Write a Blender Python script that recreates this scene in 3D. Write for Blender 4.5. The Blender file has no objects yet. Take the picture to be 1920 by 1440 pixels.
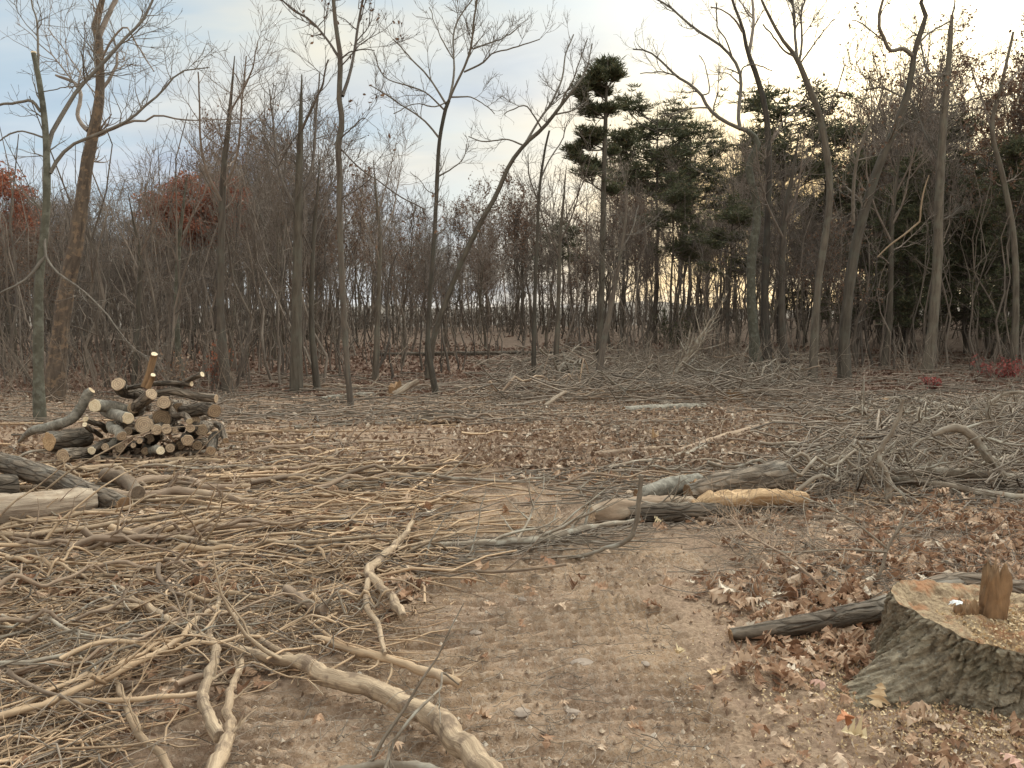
import bpy, math
import numpy as np
from mathutils import Vector
SC = bpy.context.scene
COL = SC.collection
R_ = math.radians
# ------------------------------------------------------------------ camera
F_PX, PITCH, CAM_H = 1440.0, R_(4.37), 1.55
cam_d = bpy.data.cameras.new('camera')
cam_d.sensor_fit = 'HORIZONTAL'; cam_d.sensor_width = 36.0
cam_d.lens = 36.0*F_PX/1920.0
cam_d.clip_start = 0.05; cam_d.clip_end = 5000
cam = bpy.data.objects.new('camera', cam_d); COL.objects.link(cam)
cam.location = (0, 0, CAM_H); cam.rotation_euler = (R_(90)-PITCH, 0, 0)
SC.camera = cam
# ------------------------------------------------------------------ light
SUN_AZ, SUN_EL = R_(27), R_(13)          # azimuth to the right of straight ahead
SUND = np.array([math.sin(SUN_AZ)*math.cos(SUN_EL), math.cos(SUN_AZ)*math.cos(SUN_EL), math.sin(SUN_EL)])
sun_d = bpy.data.lights.new('sun', 'SUN'); sun_d.energy = 0.9; sun_d.angle = R_(14); sun_d.color = (1.0, 0.86, 0.66)
sun = bpy.data.objects.new('sun', sun_d); COL.objects.link(sun)
sun.rotation_euler = Vector(SUND).to_track_quat('Z', 'Y').to_euler()
SC.view_settings.view_transform = 'Standard'; SC.view_settings.look = 'None'
SC.view_settings.exposure = 0.6; SC.view_settings.gamma = 1.0
SC.view_settings.use_curve_mapping = False
SC.cycles.max_bounces = 5; SC.cycles.diffuse_bounces = 3; SC.cycles.glossy_bounces = 1

class NT:
    """small helper to write node trees"""
    def __init__(s, tree): s.t = tree; s.t.nodes.clear()
    def n(s, typ, ins=None, **kw):
        nd = s.t.nodes.new(typ)
        for k, v in kw.items(): setattr(nd, k, v)
        for k, v in (ins or {}).items():
            sk = nd.inputs[k]
            if isinstance(v, bpy.types.NodeSocket): s.t.links.new(v, sk)
            else: sk.default_value = v
        return nd
    def math(s, op, a, b=0.0, c=None, clamp=False):
        d = {0: a, 1: b}
        if c is not None: d[2] = c
        return s.n('ShaderNodeMath', d, operation=op, use_clamp=clamp).outputs[0]
    def vmath(s, op, a, b=(0, 0, 0)):
        nd = s.n('ShaderNodeVectorMath', {0: a, 1: b}, operation=op)
        return nd.outputs['Value'] if op in ('DOT_PRODUCT', 'LENGTH', 'DISTANCE') else nd.outputs[0]
    def mix(s, f, a, b, blend='MIX'):
        nd = s.n('ShaderNodeMix', data_type='RGBA', blend_type=blend)
        for k, v in ((0, f), (6, a), (7, b)):
            if isinstance(v, bpy.types.NodeSocket): s.t.links.new(v, nd.inputs[k])
            else: nd.inputs[k].default_value = v if k == 0 else (*v[:3], 1)
        return nd.outputs[2]
    def ramp(s, f, stops):
        nd = s.n('ShaderNodeValToRGB', {0: f}); e = nd.color_ramp.elements
        while len(e) < len(stops): e.new(0.5)
        for el, (p, c) in zip(e, stops):
            el.position = p; el.color = (*c, 1) if len(c) == 3 else c
        return nd.outputs[0]
    def mr(s, v, a, b, c=0.0, d=1.0):
        return s.n('ShaderNodeMapRange', {0: v, 1: a, 2: b, 3: c, 4: d}).outputs[0]
    def noise(s, vec, scale, detail=4, rough=0.55, dist=0.0):
        return s.n('ShaderNodeTexNoise', {'Vector': vec, 'Scale': scale, 'Detail': detail, 'Roughness': rough, 'Distortion': dist}).outputs[0]

# world: nishita sky seen between banks of thin cloud that glow around the low sun
W = bpy.data.worlds.new('World'); SC.world = W; W.use_nodes = True
N = NT(W.node_tree)
sky = N.n('ShaderNodeTexSky', sky_type='NISHITA', sun_disc=False, sun_elevation=SUN_EL, sun_rotation=SUN_AZ, air_density=1.2, dust_density=2.0)
dirv = N.vmath('NORMALIZE', N.n('ShaderNodeTexCoord').outputs['Generated'])
sep = N.n('ShaderNodeSeparateXYZ', {0: dirv})
zz = N.math('MAXIMUM', sep.outputs[2], 0.0)
den = N.math('ADD', zz, 0.16)
cl = N.n('ShaderNodeCombineXYZ', {0: N.math('DIVIDE', sep.outputs[0], den), 1: N.math('DIVIDE', sep.outputs[1], den), 2: 0.0}).outputs[0]
mp = N.n('ShaderNodeMapping', {0: cl, 1: (0.35, 0.2, 0.0), 2: (0, 0, R_(24)), 3: (0.75, 1.5, 1)}).outputs[0]
n1 = N.noise(mp, 0.9, 5, 0.5, 0.6)
n2 = N.noise(N.vmath('ADD', mp, (7.3, 2.1, 4.0)), 0.55, 3, 0.5, 0.3)
n3 = N.noise(N.vmath('ADD', mp, (1.7, 9.1, 2.0)), 1.5, 5, 0.55, 0.5)
cover = N.mr(n1, 0.36, 0.60)
cloud = N.mix(N.mr(n3, 0.40, 0.62), (3.5, 4.0, 4.7), (5.2, 5.5, 5.75))
cloud = N.mix(N.mr(n2, 0.47, 0.66), cloud, (6.3, 6.05, 5.1))
skyc = N.mix(1.0, sky.outputs[0], (1.0, 1.0, 1.0), 'MULTIPLY')
skyb = N.mix(0.72, skyc, (3.3, 4.5, 5.6))
base = N.mix(cover, skyb, cloud)
# toward the horizon the cloud thins to a pale band
hz = N.mr(zz, 0.0, 0.16, 1.0, 0.0)
base = N.mix(N.math('MULTIPLY', hz, 0.55), base, (5.6, 5.5, 5.1))
dt = N.math('MAXIMUM', N.vmath('DOT_PRODUCT', dirv, tuple(SUND)), 0.0)
wide = N.math('POWER', dt, 26.0)
nar = N.math('POWER', dt, 70.0)
low = N.math('MULTIPLY', N.math('POWER', N.math('MAXIMUM', N.vmath('DOT_PRODUCT', dirv, (math.sin(R_(19)), math.cos(R_(19)), 0.13)), 0.0), 34.0), N.mr(n3, 0.35, 0.6, 0.5, 1.0))
base = N.mix(1.0, base, N.mix(wide, (0, 0, 0), (8.5, 7.2, 4.2)), 'ADD')
base = N.mix(1.0, base, N.mix(nar, (0, 0, 0), (12, 9.5, 5.0)), 'ADD')
low = N.math('MULTIPLY', low, N.mr(zz, 0.16, 0.34, 1.0, 0.12))
base = N.mix(N.math('MULTIPLY', low, 0.9), base, (10.0, 7.2, 3.6))
# an overcast sky is brightest overhead; brightening is added there and behind the camera to light the scene
fr_ = N.math('POWER', N.math('MAXIMUM', N.vmath('DOT_PRODUCT', dirv, (0.42, 0.55, 0.722)), 0.0), 5.0)     # bright lobe added high in the unseen sky for directional light on the ground
up_ = N.math('MULTIPLY', N.math('MULTIPLY', fr_, N.mr(zz, 0.40, 0.62)), 11.5)
up_ = N.math('ADD', up_, N.math('MULTIPLY', N.mr(zz, 0.42, 0.9), 0.1))
bk_ = N.math('MULTIPLY', N.mr(sep.outputs[1], 0.1, -0.7), 0.9)
k_ = N.math('ADD', 1.0, N.math('MAXIMUM', up_, bk_))
kk = N.math('SUBTRACT', k_, 1.0)
base = N.mix(1.0, base, N.n('ShaderNodeCombineXYZ', {0: N.math('MULTIPLY_ADD', kk, 1.08, 1.0), 1: N.math('MULTIPLY_ADD', kk, 0.95, 1.0), 2: N.math('MULTIPLY_ADD', kk, 0.74, 1.0)}).outputs[0], 'MULTIPLY')
bg = N.n('ShaderNodeBackground', {0: base, 1: 0.1})
wo = N.n('ShaderNodeOutputWorld', {0: bg.outputs[0]})

# ------------------------------------------------------------------ projection helpers
rg = np.random.default_rng(11)
cp, sp_ = math.cos(PITCH), math.sin(PITCH)
def at(px, py, D):
    """world point that stands D metres ahead of the camera and is seen at this pixel (1920x1440)"""
    a = (np.asarray(px, float)-960)/F_PX; b = (720-np.asarray(py, float))/F_PX
    D = np.asarray(D, float)+0*a
    return np.stack([D*a, D*(cp+b*sp_), CAM_H+D*(-sp_+b*cp)], -1)
def proj(x, y, z):
    z = z-CAM_H; dep = y*cp-z*sp_; dep = np.where(dep < 0.05, 0.05, dep)
    return 960+F_PX*x/dep, 720-F_PX*(y*sp_+z*cp)/dep, dep
def _h(ix, iy, s):
    n = (ix*374761393+iy*668265263+s*1442695041) & 0x7fffffff
    n = ((n ^ (n >> 13))*1274126177) & 0x7fffffff
    return ((n ^ (n >> 16)) & 0xffff)/65535.0
def vn(x, y, s=0):
    x = np.asarray(x, float); y = np.asarray(y, float)
    ix = np.floor(x).astype(np.int64); iy = np.floor(y).astype(np.int64)
    fx = x-ix; fy = y-iy; fx = fx*fx*(3-2*fx); fy = fy*fy*(3-2*fy)
    a = _h(ix, iy, s); b = _h(ix+1, iy, s); c = _h(ix, iy+1, s); d = _h(ix+1, iy+1, s)
    return (a*(1-fx)+b*fx)*(1-fy)+(c*(1-fx)+d*fx)*fy-0.5
def fbm(x, y, s=0, o=4):
    t = 0
    for i in range(o): t = t+vn(x*2**i, y*2**i, s+i)/2**i
    return t
def sst(a, b, x):
    t = np.clip((x-a)/(b-a), 0, 1); return t*t*(3-2*t)
def hb(x, y):
    """gentle lie of the land"""
    r = np.hypot(x, y)
    h = 1.0*sst(15, 46, y)+0.5*sst(16, 40, y)*sst(2, 20, x)-5.5*sst(62, 170, r)
    h = h+0.10*fbm(x/5.0, y/5.0, 3, 2)*sst(3, 9, r)+0.6*(0.55+vn(x/9.0, y/14.0, 13))*sst(30, 52, y)*sst(75, 62, y)
    return h
def P(px, py, lift=0.0):
    """where the ray through this pixel meets the ground (lifted a little)"""
    px = np.asarray(px, float); py = np.asarray(py, float)
    d = at(px, py, 1.0)-np.array([0, 0, CAM_H]); z = np.zeros_like(px)+lift
    for _ in range(25):
        t = (z-CAM_H)/np.minimum(d[..., 2], -0.004); t = np.minimum(t, 150)
        z = 0.5*z+0.5*(hb(t*d[..., 0], t*d[..., 1])+lift)
    t = np.minimum((z-CAM_H)/np.minimum(d[..., 2], -0.004), 150)
    x, y = t*d[..., 0], t*d[..., 1]
    return np.stack([x, y, hb(x, y)+lift], -1)
_py = [600, 700, 800, 830, 855, 885, 920, 960, 1000, 1050, 1100, 1150, 1200, 1250, 1300, 1380, 1440, 1700]
_pl = [620, 620, 540, 640, 770, 850, 850, 830, 800, 810, 815, 800, 760, 640, 480, 300, 230, 60]
_pr = [620, 620, 700, 860, 930, 1000, 1060, 1085, 1190, 1350, 1200, 1250, 1290, 1300, 1330, 1345, 1370, 1500]
def pathmask(x, y, z=0.0):
    """1 on the bare tracked soil"""
    px, py, dep = proj(x, y, z+0*x)
    w = 38*(fbm(x*1.3, y*1.3, 21, 3))+30*fbm(x*6, y*6, 22, 2)
    l = np.interp(py, _py, _pl); r = np.interp(py, _py, _pr)
    m = sst(-35, 25, px+w-l)*sst(-35, 25, r-px+w)*sst(795, 830, py)
    # second bare patch left in front of the log pile
    lf = 0.4*sst(20, -60, px-l)*sst(780, 830, py)*sst(-0.5, 0.3, fbm(x*1.7, y*1.7, 23, 3))
    m2 = 0.8*np.exp(-((px-600)/170)**2-((py-812)/16)**2)
    return np.clip(np.maximum(np.maximum(m, m2), lf), 0, 1)

# ------------------------------------------------------------------ mesh building
class MB:
    def __init__(s): s.v = []; s.q = []; s.t = []; s.k = []; s.n = 0
    def add(s, V, Q=None, T=None, K=None):
        V = np.asarray(V, np.float32).reshape(-1, 3); 
        s.v.append(V); s.k.append(np.asarray(K, np.float32).reshape(-1, 3) if K is not None else V)
        if Q is not None and len(Q): s.q.append(np.asarray(Q, np.int64).reshape(-1, 4)+s.n)
        if T is not None and len(T): s.t.append(np.asarray(T, np.int64).reshape(-1, 3)+s.n)
        s.n += len(V)
    def mesh(s, name, mats, smooth=True, origin=None):
        V = np.concatenate(s.v); K = np.concatenate(s.k)
        if not np.isfinite(V).all() or np.abs(V).max() > 3000: print('BADMESH', name, np.isfinite(V).all(), np.nanmax(np.abs(V)))
        if origin is not None: V = V-np.asarray(origin, np.float32)
        Q = np.concatenate(s.q) if s.q else np.zeros((0, 4), int); T = np.concatenate(s.t) if s.t else np.zeros((0, 3), int)
        me = bpy.data.meshes.new(name)
        me.vertices.add(len(V)); me.vertices.foreach_set('co', V.astype(np.float32).ravel())
        nl = len(Q)*4+len(T)*3
        me.loops.add(nl); me.loops.foreach_set('vertex_index', np.concatenate([Q.ravel(), T.ravel()]).astype(np.int32))
        me.polygons.add(len(Q)+len(T))
        st = np.concatenate([np.arange(len(Q))*4, len(Q)*4+np.arange(len(T))*3]).astype(np.int32)
        me.polygons.foreach_set('loop_start', st)
        me.polygons.foreach_set('use_smooth', np.full(len(Q)+len(T), smooth))
        at_ = me.attributes.new('bk', 'FLOAT_VECTOR', 'POINT'); at_.data.foreach_set('vector', K.astype(np.float32).ravel())
        me.update(calc_edges=True)
        for m in (mats if isinstance(mats, (list, tuple)) else [mats]): me.materials.append(m)
        return me
    def obj(s, name, mat, parent=None, smooth=True, origin=None, **tags):
        """link as one object; origin in world space"""
        o = bpy.data.objects.new(name, s.mesh(name, mat, smooth, origin)); COL.objects.link(o)
        if parent is not None: o.parent = parent
        elif origin is not None: o.location = origin
        tag(o, **tags)
        return o
def tag(o, label=None, cat=None, group=None, kind=None):
    if label: o['label'] = label
    if cat: o['category'] = cat
    if group: o['group'] = group
    if kind: o['kind'] = kind
    return o
def empty(name, loc, **tags):
    o = bpy.data.objects.new(name, None); COL.objects.link(o); o.location = loc; o.empty_display_size = 0.2
    return tag(o, **tags)
def copy_tree(o, parent=None):
    c = o.copy(); COL.objects.link(c); c.parent = parent
    for ch in KIDS.get(o.name, []): 
        d = ch.copy(); COL.objects.link(d); d.parent = c
    return c
KIDS = {}
def norm(v): return v/np.maximum(np.linalg.norm(v, axis=-1, keepdims=True), 1e-9)
def tubes(mb, Pn, Rn, S=5, cap=False, rough=0.0, seed=0):
    """N tubes of K points each"""
    Pn = np.asarray(Pn, float); Rn = np.asarray(Rn, float)
    if Pn.ndim == 2: Pn = Pn[None]; Rn = Rn[None]
    Nn, K, _ = Pn.shape
    T = np.empty_like(Pn); T[:, 1:-1] = Pn[:, 2:]-Pn[:, :-2]; T[:, 0] = Pn[:, 1]-Pn[:, 0]; T[:, -1] = Pn[:, -1]-Pn[:, -2]
    T = norm(T); m = np.abs(T.mean(1)); ref = np.zeros((Nn, 3)); ref[np.arange(Nn), m.argmin(1)] = 1
    U = norm(np.cross(T, ref[:, None, :])); Vv = np.cross(T, U)
    an = np.arange(S)*2*np.pi/S; c, s_ = np.cos(an), np.sin(an)
    rr = Rn[:, :, None]*np.ones(S)
    L = np.concatenate([np.zeros((Nn, 1)), np.cumsum(np.linalg.norm(Pn[:, 1:]-Pn[:, :-1], axis=2), 1)], 1)
    if rough:
        A = an[None, None, :]+0*rr; LL = L[:, :, None]+0*rr; r0 = Rn.mean()
        ii = np.arange(Nn)[:, None, None]*13.7+seed*3.3
        rr = rr*(1+rough*(fbm(np.cos(A)*2.2+ii, np.sin(A)*2.2+LL/r0*0.55, seed+5, 3)*1.4+0.8*vn(np.cos(A)*7+ii+30, np.sin(A)*7+LL/r0*1.2, seed+9)))
    X = Pn[:, :, None, :]+rr[..., None]*(U[:, :, None, :]*c[:, None]+Vv[:, :, None, :]*s_[:, None])
    off = (np.arange(Nn)*7.31)[:, None, None]
    Kk = np.stack([rr*c+off, rr*s_+off*0.3, L[:, :, None]+0*rr], -1)
    i = np.arange(Nn)[:, None, None]*K*S+np.arange(K-1)[None, :, None]*S
    j = np.arange(S)[None, None, :]; j2 = (j+1) % S
    Q = np.stack([i+j, i+j2, i+S+j2, i+S+j], -1).reshape(-1, 4)
    mb.add(X, Q, None, Kk)
    if cap:
        for e in (0, K-1):
            ring = X[:, e]; cen = Pn[:, e]
            VV = np.concatenate([ring, cen[:, None]], 1)
            b = np.arange(Nn)[:, None]*(S+1); jj = np.arange(S)[None]
            a1, a2 = (b+(jj+1) % S, b+jj) if e == 0 else (b+jj, b+(jj+1) % S)
            mb.add(VV, None, np.stack([a1, a2, b+S+0*jj], -1).reshape(-1, 3), np.concatenate([Kk[:, e], Kk[:, e].mean(1, keepdims=True)], 1))
    return T, U, Vv
def resample(pts, rad, K):
    """smooth curve through traced points"""
    pts = np.asarray(pts, float); rad = np.asarray(rad, float)
    if len(pts) < 2: raise ValueError
    q = np.vstack([2*pts[0]-pts[1], pts, 2*pts[-1]-pts[-2]])
    L = np.concatenate([[0], np.cumsum(np.linalg.norm(pts[1:]-pts[:-1], axis=1))])
    u = np.linspace(0, L[-1], K); i = np.clip(np.searchsorted(L, u, 'right')-1, 0, len(pts)-2)
    t = ((u-L[i])/np.maximum(L[i+1]-L[i], 1e-9))[:, None]
    p0, p1, p2, p3 = q[i], q[i+1], q[i+2], q[i+3]
    C = 0.5*((2*p1)+(-p0+p2)*t+(2*p0-5*p1+4*p2-p3)*t**2+(-p0+3*p1-3*p2+p3)*t**3)
    return C, np.interp(u, L, rad)
def branches(Pp, Rp, n, r, t0=0.3, t1=1.0, L=1.0, Lvar=0.4, ang=45, angv=15, K=5, up=0.1, wob=0.18, ratio=0.55, rmin=0.003, tipf=0.25, taperL=0.6):
    """n child branches off random places of the parents"""
    Nn, Kp, _ = Pp.shape
    ln = np.linalg.norm(Pp[:, -1]-Pp[:, 0], axis=1)+1e-6
    idx = r.choice(Nn, size=n, p=ln/ln.sum()); t = r.uniform(t0, t1, n)
    f = t*(Kp-1); i = np.minimum(f.astype(int), Kp-2); g = (f-i)[:, None]
    a, b = Pp[idx, i], Pp[idx, i+1]; p = a*(1-g)+b*g; tan = norm(b-a)
    rad = Rp[idx, i]*(1-g[:, 0])+Rp[idx, i+1]*g[:, 0]
    perp = norm(np.cross(tan, r.normal(size=(n, 3)))); aa = np.radians(r.normal(ang, angv, n))[:, None]
    d = norm(tan*np.cos(aa)+perp*np.sin(aa))
    LL = L*(1-taperL*t)*np.exp(r.normal(0, Lvar, n)) if np.isscalar(L) else L[idx]*(1-taperL*t)*np.exp(r.normal(0, Lvar, n))
    out = np.empty((n, K, 3)); out[:, 0] = p
    for k in range(1, K):
        d = norm(d+wob*r.normal(size=(n, 3))+np.array([0, 0, up])); p = p+d*(LL/(K-1))[:, None]; out[:, k] = p
    r0 = np.maximum(np.minimum(rad*ratio, rad*0.9), rmin)
    R = r0[:, None]*np.linspace(1, tipf, K)[None]; R = np.maximum(R, rmin*0.7)
    return out, R

# ------------------------------------------------------------------ materials
def material(name): 
    m = bpy.data.materials.new(name); m.use_nodes = True; return m, NT(m.node_tree)
def finish(nt, col, rough=0.85, bump=None, bs=0.3, bd=0.01, spec=0.25, extra=None):
    ins = {'Base Color': col, 'Roughness': rough, 'Specular IOR Level': spec}
    if bump is not None: ins['Normal'] = nt.n('ShaderNodeBump', {'Strength': bs, 'Distance': bd, 'Height': bump}).outputs[0]
    b = nt.n('ShaderNodeBsdfPrincipled', ins); nt.n('ShaderNodeOutputMaterial', {0: b.outputs[0]})
    return b
def bark(name, c1, c2, c3=None, scale=14, stretch=0.2, bs=0.7, bd=0.012, island=False, patch=2.5, pamt=0.5, vary=0.35, cracks=0.0):
    m, nt = material(name)
    v = nt.n('ShaderNodeAttribute', attribute_name='bk').outputs['Vector']
    sv = nt.vmath('MULTIPLY', v, (1, 1, stretch))
    a = nt.noise(sv, scale, 6, 0.65, 0.4); b = nt.noise(v, patch, 4, 0.6)
    col = nt.mix(nt.mr(a, 0.35, 0.66), c1, c2)
    if c3: col = nt.mix(nt.math('MULTIPLY', nt.mr(b, 0.5, 0.62), pamt), col, c3)
    h = a
    if cracks:
        vo = nt.n('ShaderNodeTexVoronoi', {'Vector': nt.vmath('ADD', sv, nt.n('ShaderNodeCombineXYZ', {0: nt.math('MULTIPLY', a, 0.05)}).outputs[0]), 'Scale': scale*1.1}, feature='DISTANCE_TO_EDGE').outputs[0]
        e = nt.mr(vo, 0.0, 0.16)
        col = nt.mix(nt.math('MULTIPLY', nt.math('SUBTRACT', 1.0, e), cracks), col, tuple(x*0.45 for x in c1)); h = nt.math('ADD', nt.math('MULTIPLY', e, 0.7), nt.math('MULTIPLY', a, 0.5))
    rnd = nt.n('ShaderNodeNewGeometry').outputs['Random Per Island'] if island else nt.n('ShaderNodeObjectInfo').outputs['Random']
    col = nt.mix(1.0, col, nt.ramp(rnd, [(0, (1-vary, 1-vary, 1-vary)), (0.5, (1, 0.98, 0.96)), (1, (1+vary, 1+vary*0.9, 1+vary*0.8))]), 'MULTIPLY')
    finish(nt, col, 0.88, h, bs, bd); return m
M = {}
M['tree'] = bark('tree bark', (0.065, 0.05, 0.038), (0.145, 0.118, 0.09), (0.125, 0.118, 0.09), 10, 0.15, 0.6, 0.02)
M['tree_dark'] = bark('dark trunk bark', (0.06, 0.046, 0.037), (0.13, 0.103, 0.08), (0.11, 0.108, 0.085), 12, 0.15, 0.7, 0.02)
M['twig'] = bark('twig bark', (0.125, 0.098, 0.08), (0.23, 0.182, 0.15), None, 10, 0.4, 0.1, 0.005)
M['twig_grey'] = bark('grey twig bark', (0.10, 0.083, 0.068), (0.18, 0.152, 0.125), None, 20, 0.3, 0.2, 0.005)
M['beech'] = bark('smooth grey-green bark', (0.085, 0.075, 0.054), (0.155, 0.14, 0.102), (0.22, 0.21, 0.165), 9, 0.7, 0.25, 0.006, patch=9, pamt=0.6)
M['oakbark'] = bark('rusty peeling bark', (0.09, 0.065, 0.05), (0.20, 0.145, 0.105), (0.34, 0.22, 0.135), 16, 0.16, 0.9, 0.02, patch=9, pamt=0.6)
M['tan'] = bark('bare tan wood', (0.25, 0.165, 0.10), (0.48, 0.34, 0.22), (0.22, 0.17, 0.13), 26, 0.12, 0.5, 0.006, patch=3.0, pamt=0.55, vary=0.25)
M['tanbig'] = bark('stripped tan branch', (0.22, 0.15, 0.095), (0.50, 0.365, 0.245), (0.15, 0.10, 0.07), 38, 0.07, 1.0, 0.012, patch=12.0, pamt=0.8, vary=0.05)
M['brown'] = bark('brown stick bark', (0.17, 0.115, 0.08), (0.33, 0.235, 0.165), (0.42, 0.30, 0.19), 24, 0.15, 0.5, 0.008, vary=0.3)
M['grey'] = bark('weathered grey branch bark', (0.15, 0.113, 0.083), (0.30, 0.24, 0.18), (0.42, 0.385, 0.32), 20, 0.25, 0.5, 0.006, patch=6, pamt=0.6, vary=0.3)
M['mat_t'] = bark('dry tan twigs', (0.24, 0.155, 0.095), (0.46, 0.325, 0.21), None, 22, 0.2, 0.3, 0.004, island=True, vary=0.5)
M['mat_g'] = bark('dry grey twigs', (0.14, 0.108, 0.082), (0.29, 0.23, 0.18), None, 22, 0.2, 0.3, 0.004, island=True, vary=0.45)
M['under'] = bark('thin sapling stems', (0.10, 0.078, 0.063), (0.20, 0.16, 0.128), None, 6, 0.3, 0.1, 0.004, island=True, vary=0.4)
M['logbark'] = bark('rough dark log bark', (0.08, 0.058, 0.042), (0.25, 0.19, 0.14), (0.27, 0.24, 0.20), 18, 0.22, 1.0, 0.02, vary=0.3, cracks=0.5)
M['logpale'] = bark('pale weathered log', (0.17, 0.12, 0.085), (0.45, 0.355, 0.265), (0.24, 0.165, 0.11), 22, 0.10, 1.0, 0.02, patch=6, pamt=0.6, vary=0.15)
M['birch'] = bark('silver log bark', (0.16, 0.135, 0.105), (0.38, 0.33, 0.265), (0.13, 0.11, 0.085), 14, 1.6, 0.6, 0.01, patch=9, pamt=0.8, vary=0.15)
M['logred'] = bark('reddish log bark', (0.12, 0.082, 0.055), (0.25, 0.175, 0.12), (0.30, 0.245, 0.185), 18, 0.2, 0.8, 0.012)
M['split'] = bark('fresh split orange wood', (0.30, 0.17, 0.08), (0.64, 0.43, 0.25), (0.30, 0.18, 0.10), 45, 0.03, 1.0, 0.015, patch=5, pamt=0.5, vary=0.1)
M['rust'] = bark('rust brown torn wood', (0.15, 0.085, 0.045), (0.30, 0.175, 0.09), (0.22, 0.13, 0.07), 28, 0.2, 0.9, 0.012, vary=0.1)
M['stumpbark'] = None

def endgrain(name, c1, c2, dark, ring=46):
    m, nt = material(name)
    v = nt.n('ShaderNodeAttribute', attribute_name='bk').outputs['Vector']     # x,y on the face in metres
    w = nt.noise(v, 9, 3, 0.6); d = nt.math('ADD', nt.vmath('LENGTH', v), nt.math('MULTIPLY', w, 0.02))
    rings = nt.math('SINE', nt.math('MULTIPLY', d, ring*6.28)); 
    col = nt.mix(nt.mr(rings, -0.6, 1.0), c1, c2)
    col = nt.mix(nt.mr(nt.noise(v, 22, 5, 0.7), 0.5, 0.72), col, dark)
    col = nt.mix(1.0, col, nt.ramp(nt.n('ShaderNodeObjectInfo').outputs['Random'], [(0, (0.62, 0.56, 0.5)), (0.5, (0.95, 0.92, 0.88)), (1, (1.2, 1.2, 1.2))]), 'MULTIPLY')
    finish(nt, col, 0.8, nt.noise(v, 90, 3), 0.3, 0.003); return m
M['end'] = endgrain('sawn end grain', (0.34, 0.235, 0.155), (0.52, 0.375, 0.245), (0.22, 0.145, 0.10))
M['endpale'] = endgrain('pale sawn end grain', (0.68, 0.53, 0.36), (0.78, 0.64, 0.45), (0.55, 0.40, 0.24))

def flecks(name, stops, rough=0.8, tr=0.0, spec=0.2):
    m, nt = material(name)
    rnd = nt.n('ShaderNodeNewGeometry').outputs['Random Per Island']
    col = nt.ramp(rnd, stops)
    v = nt.n('ShaderNodeAttribute', attribute_name='bk').outputs['Vector']
    col = nt.mix(nt.math('MULTIPLY', nt.mr(nt.noise(v, 30, 3), 0.45, 0.7), 0.35), col, (0.16, 0.10, 0.07))
    if tr:
        d = nt.n('ShaderNodeBsdfPrincipled', {'Base Color': col, 'Roughness': rough, 'Specular IOR Level': spec})
        t = nt.n('ShaderNodeBsdfTranslucent', {0: col}); mx = nt.n('ShaderNodeMixShader', {0: tr, 1: d.outputs[0], 2: t.outputs[0]})
        nt.n('ShaderNodeOutputMaterial', {0: mx.outputs[0]})
    else: finish(nt, col, rough, spec=spec)
    return m
M['leaf'] = flecks('dry oak leaves', [(0, (0.16, 0.08, 0.045)), (0.22, (0.30, 0.16, 0.092)), (0.5, (0.43, 0.265, 0.165)), (0.75, (0.54, 0.365, 0.245)), (0.95, (0.62, 0.46, 0.33)), (1, (0.70, 0.58, 0.45))], tr=0.15)
M['leaf_far'] = flecks('leaf litter', [(0, (0.15, 0.09, 0.058)), (0.4, (0.27, 0.175, 0.118)), (0.75, (0.40, 0.28, 0.195)), (0.93, (0.50, 0.37, 0.27)), (1, (0.62, 0.51, 0.40))], tr=0.1)
M['leaf_woods'] = flecks('woodland floor leaves', [(0, (0.11, 0.062, 0.045)), (0.4, (0.19, 0.11, 0.078)), (0.8, (0.27, 0.165, 0.12)), (1, (0.40, 0.29, 0.22))], tr=0.1)
M['leaf_rust'] = flecks('rust red leaves', [(0, (0.17, 0.06, 0.04)), (0.5, (0.32, 0.11, 0.065)), (1, (0.46, 0.18, 0.10))], tr=0.3)
M['leaf_brown'] = flecks('brown clinging leaves', [(0, (0.09, 0.05, 0.035)), (0.5, (0.17, 0.095, 0.06)), (1, (0.26, 0.155, 0.10))], tr=0.3)
M['leaf_green'] = flecks('green shrub leaves', [(0, (0.06, 0.07, 0.03)), (1, (0.12, 0.13, 0.05))], tr=0.2)
M['leaf_red'] = flecks('red bramble leaves', [(0, (0.22, 0.05, 0.045)), (1, (0.40, 0.12, 0.10))], tr=0.2)
M['needle'] = flecks('pine needles', [(0, (0.05, 0.058, 0.032)), (0.5, (0.08, 0.088, 0.046)), (0.9, (0.12, 0.12, 0.062)), (1, (0.19, 0.13, 0.065))], tr=0.2)
M['chips'] = flecks('sawdust chips', [(0, (0.40, 0.25, 0.13)), (0.5, (0.58, 0.40, 0.22)), (1, (0.75, 0.58, 0.37))])
M['stone'] = None
m, nt = material('field stone'); v = nt.n('ShaderNodeTexCoord').outputs['Object']
finish(nt, nt.mix(nt.noise(v, 14, 6, 0.65), (0.20, 0.145, 0.11), (0.36, 0.28, 0.22)), 0.9, nt.noise(v, 30, 5), 0.6, 0.01); M['stone'] = m
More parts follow.
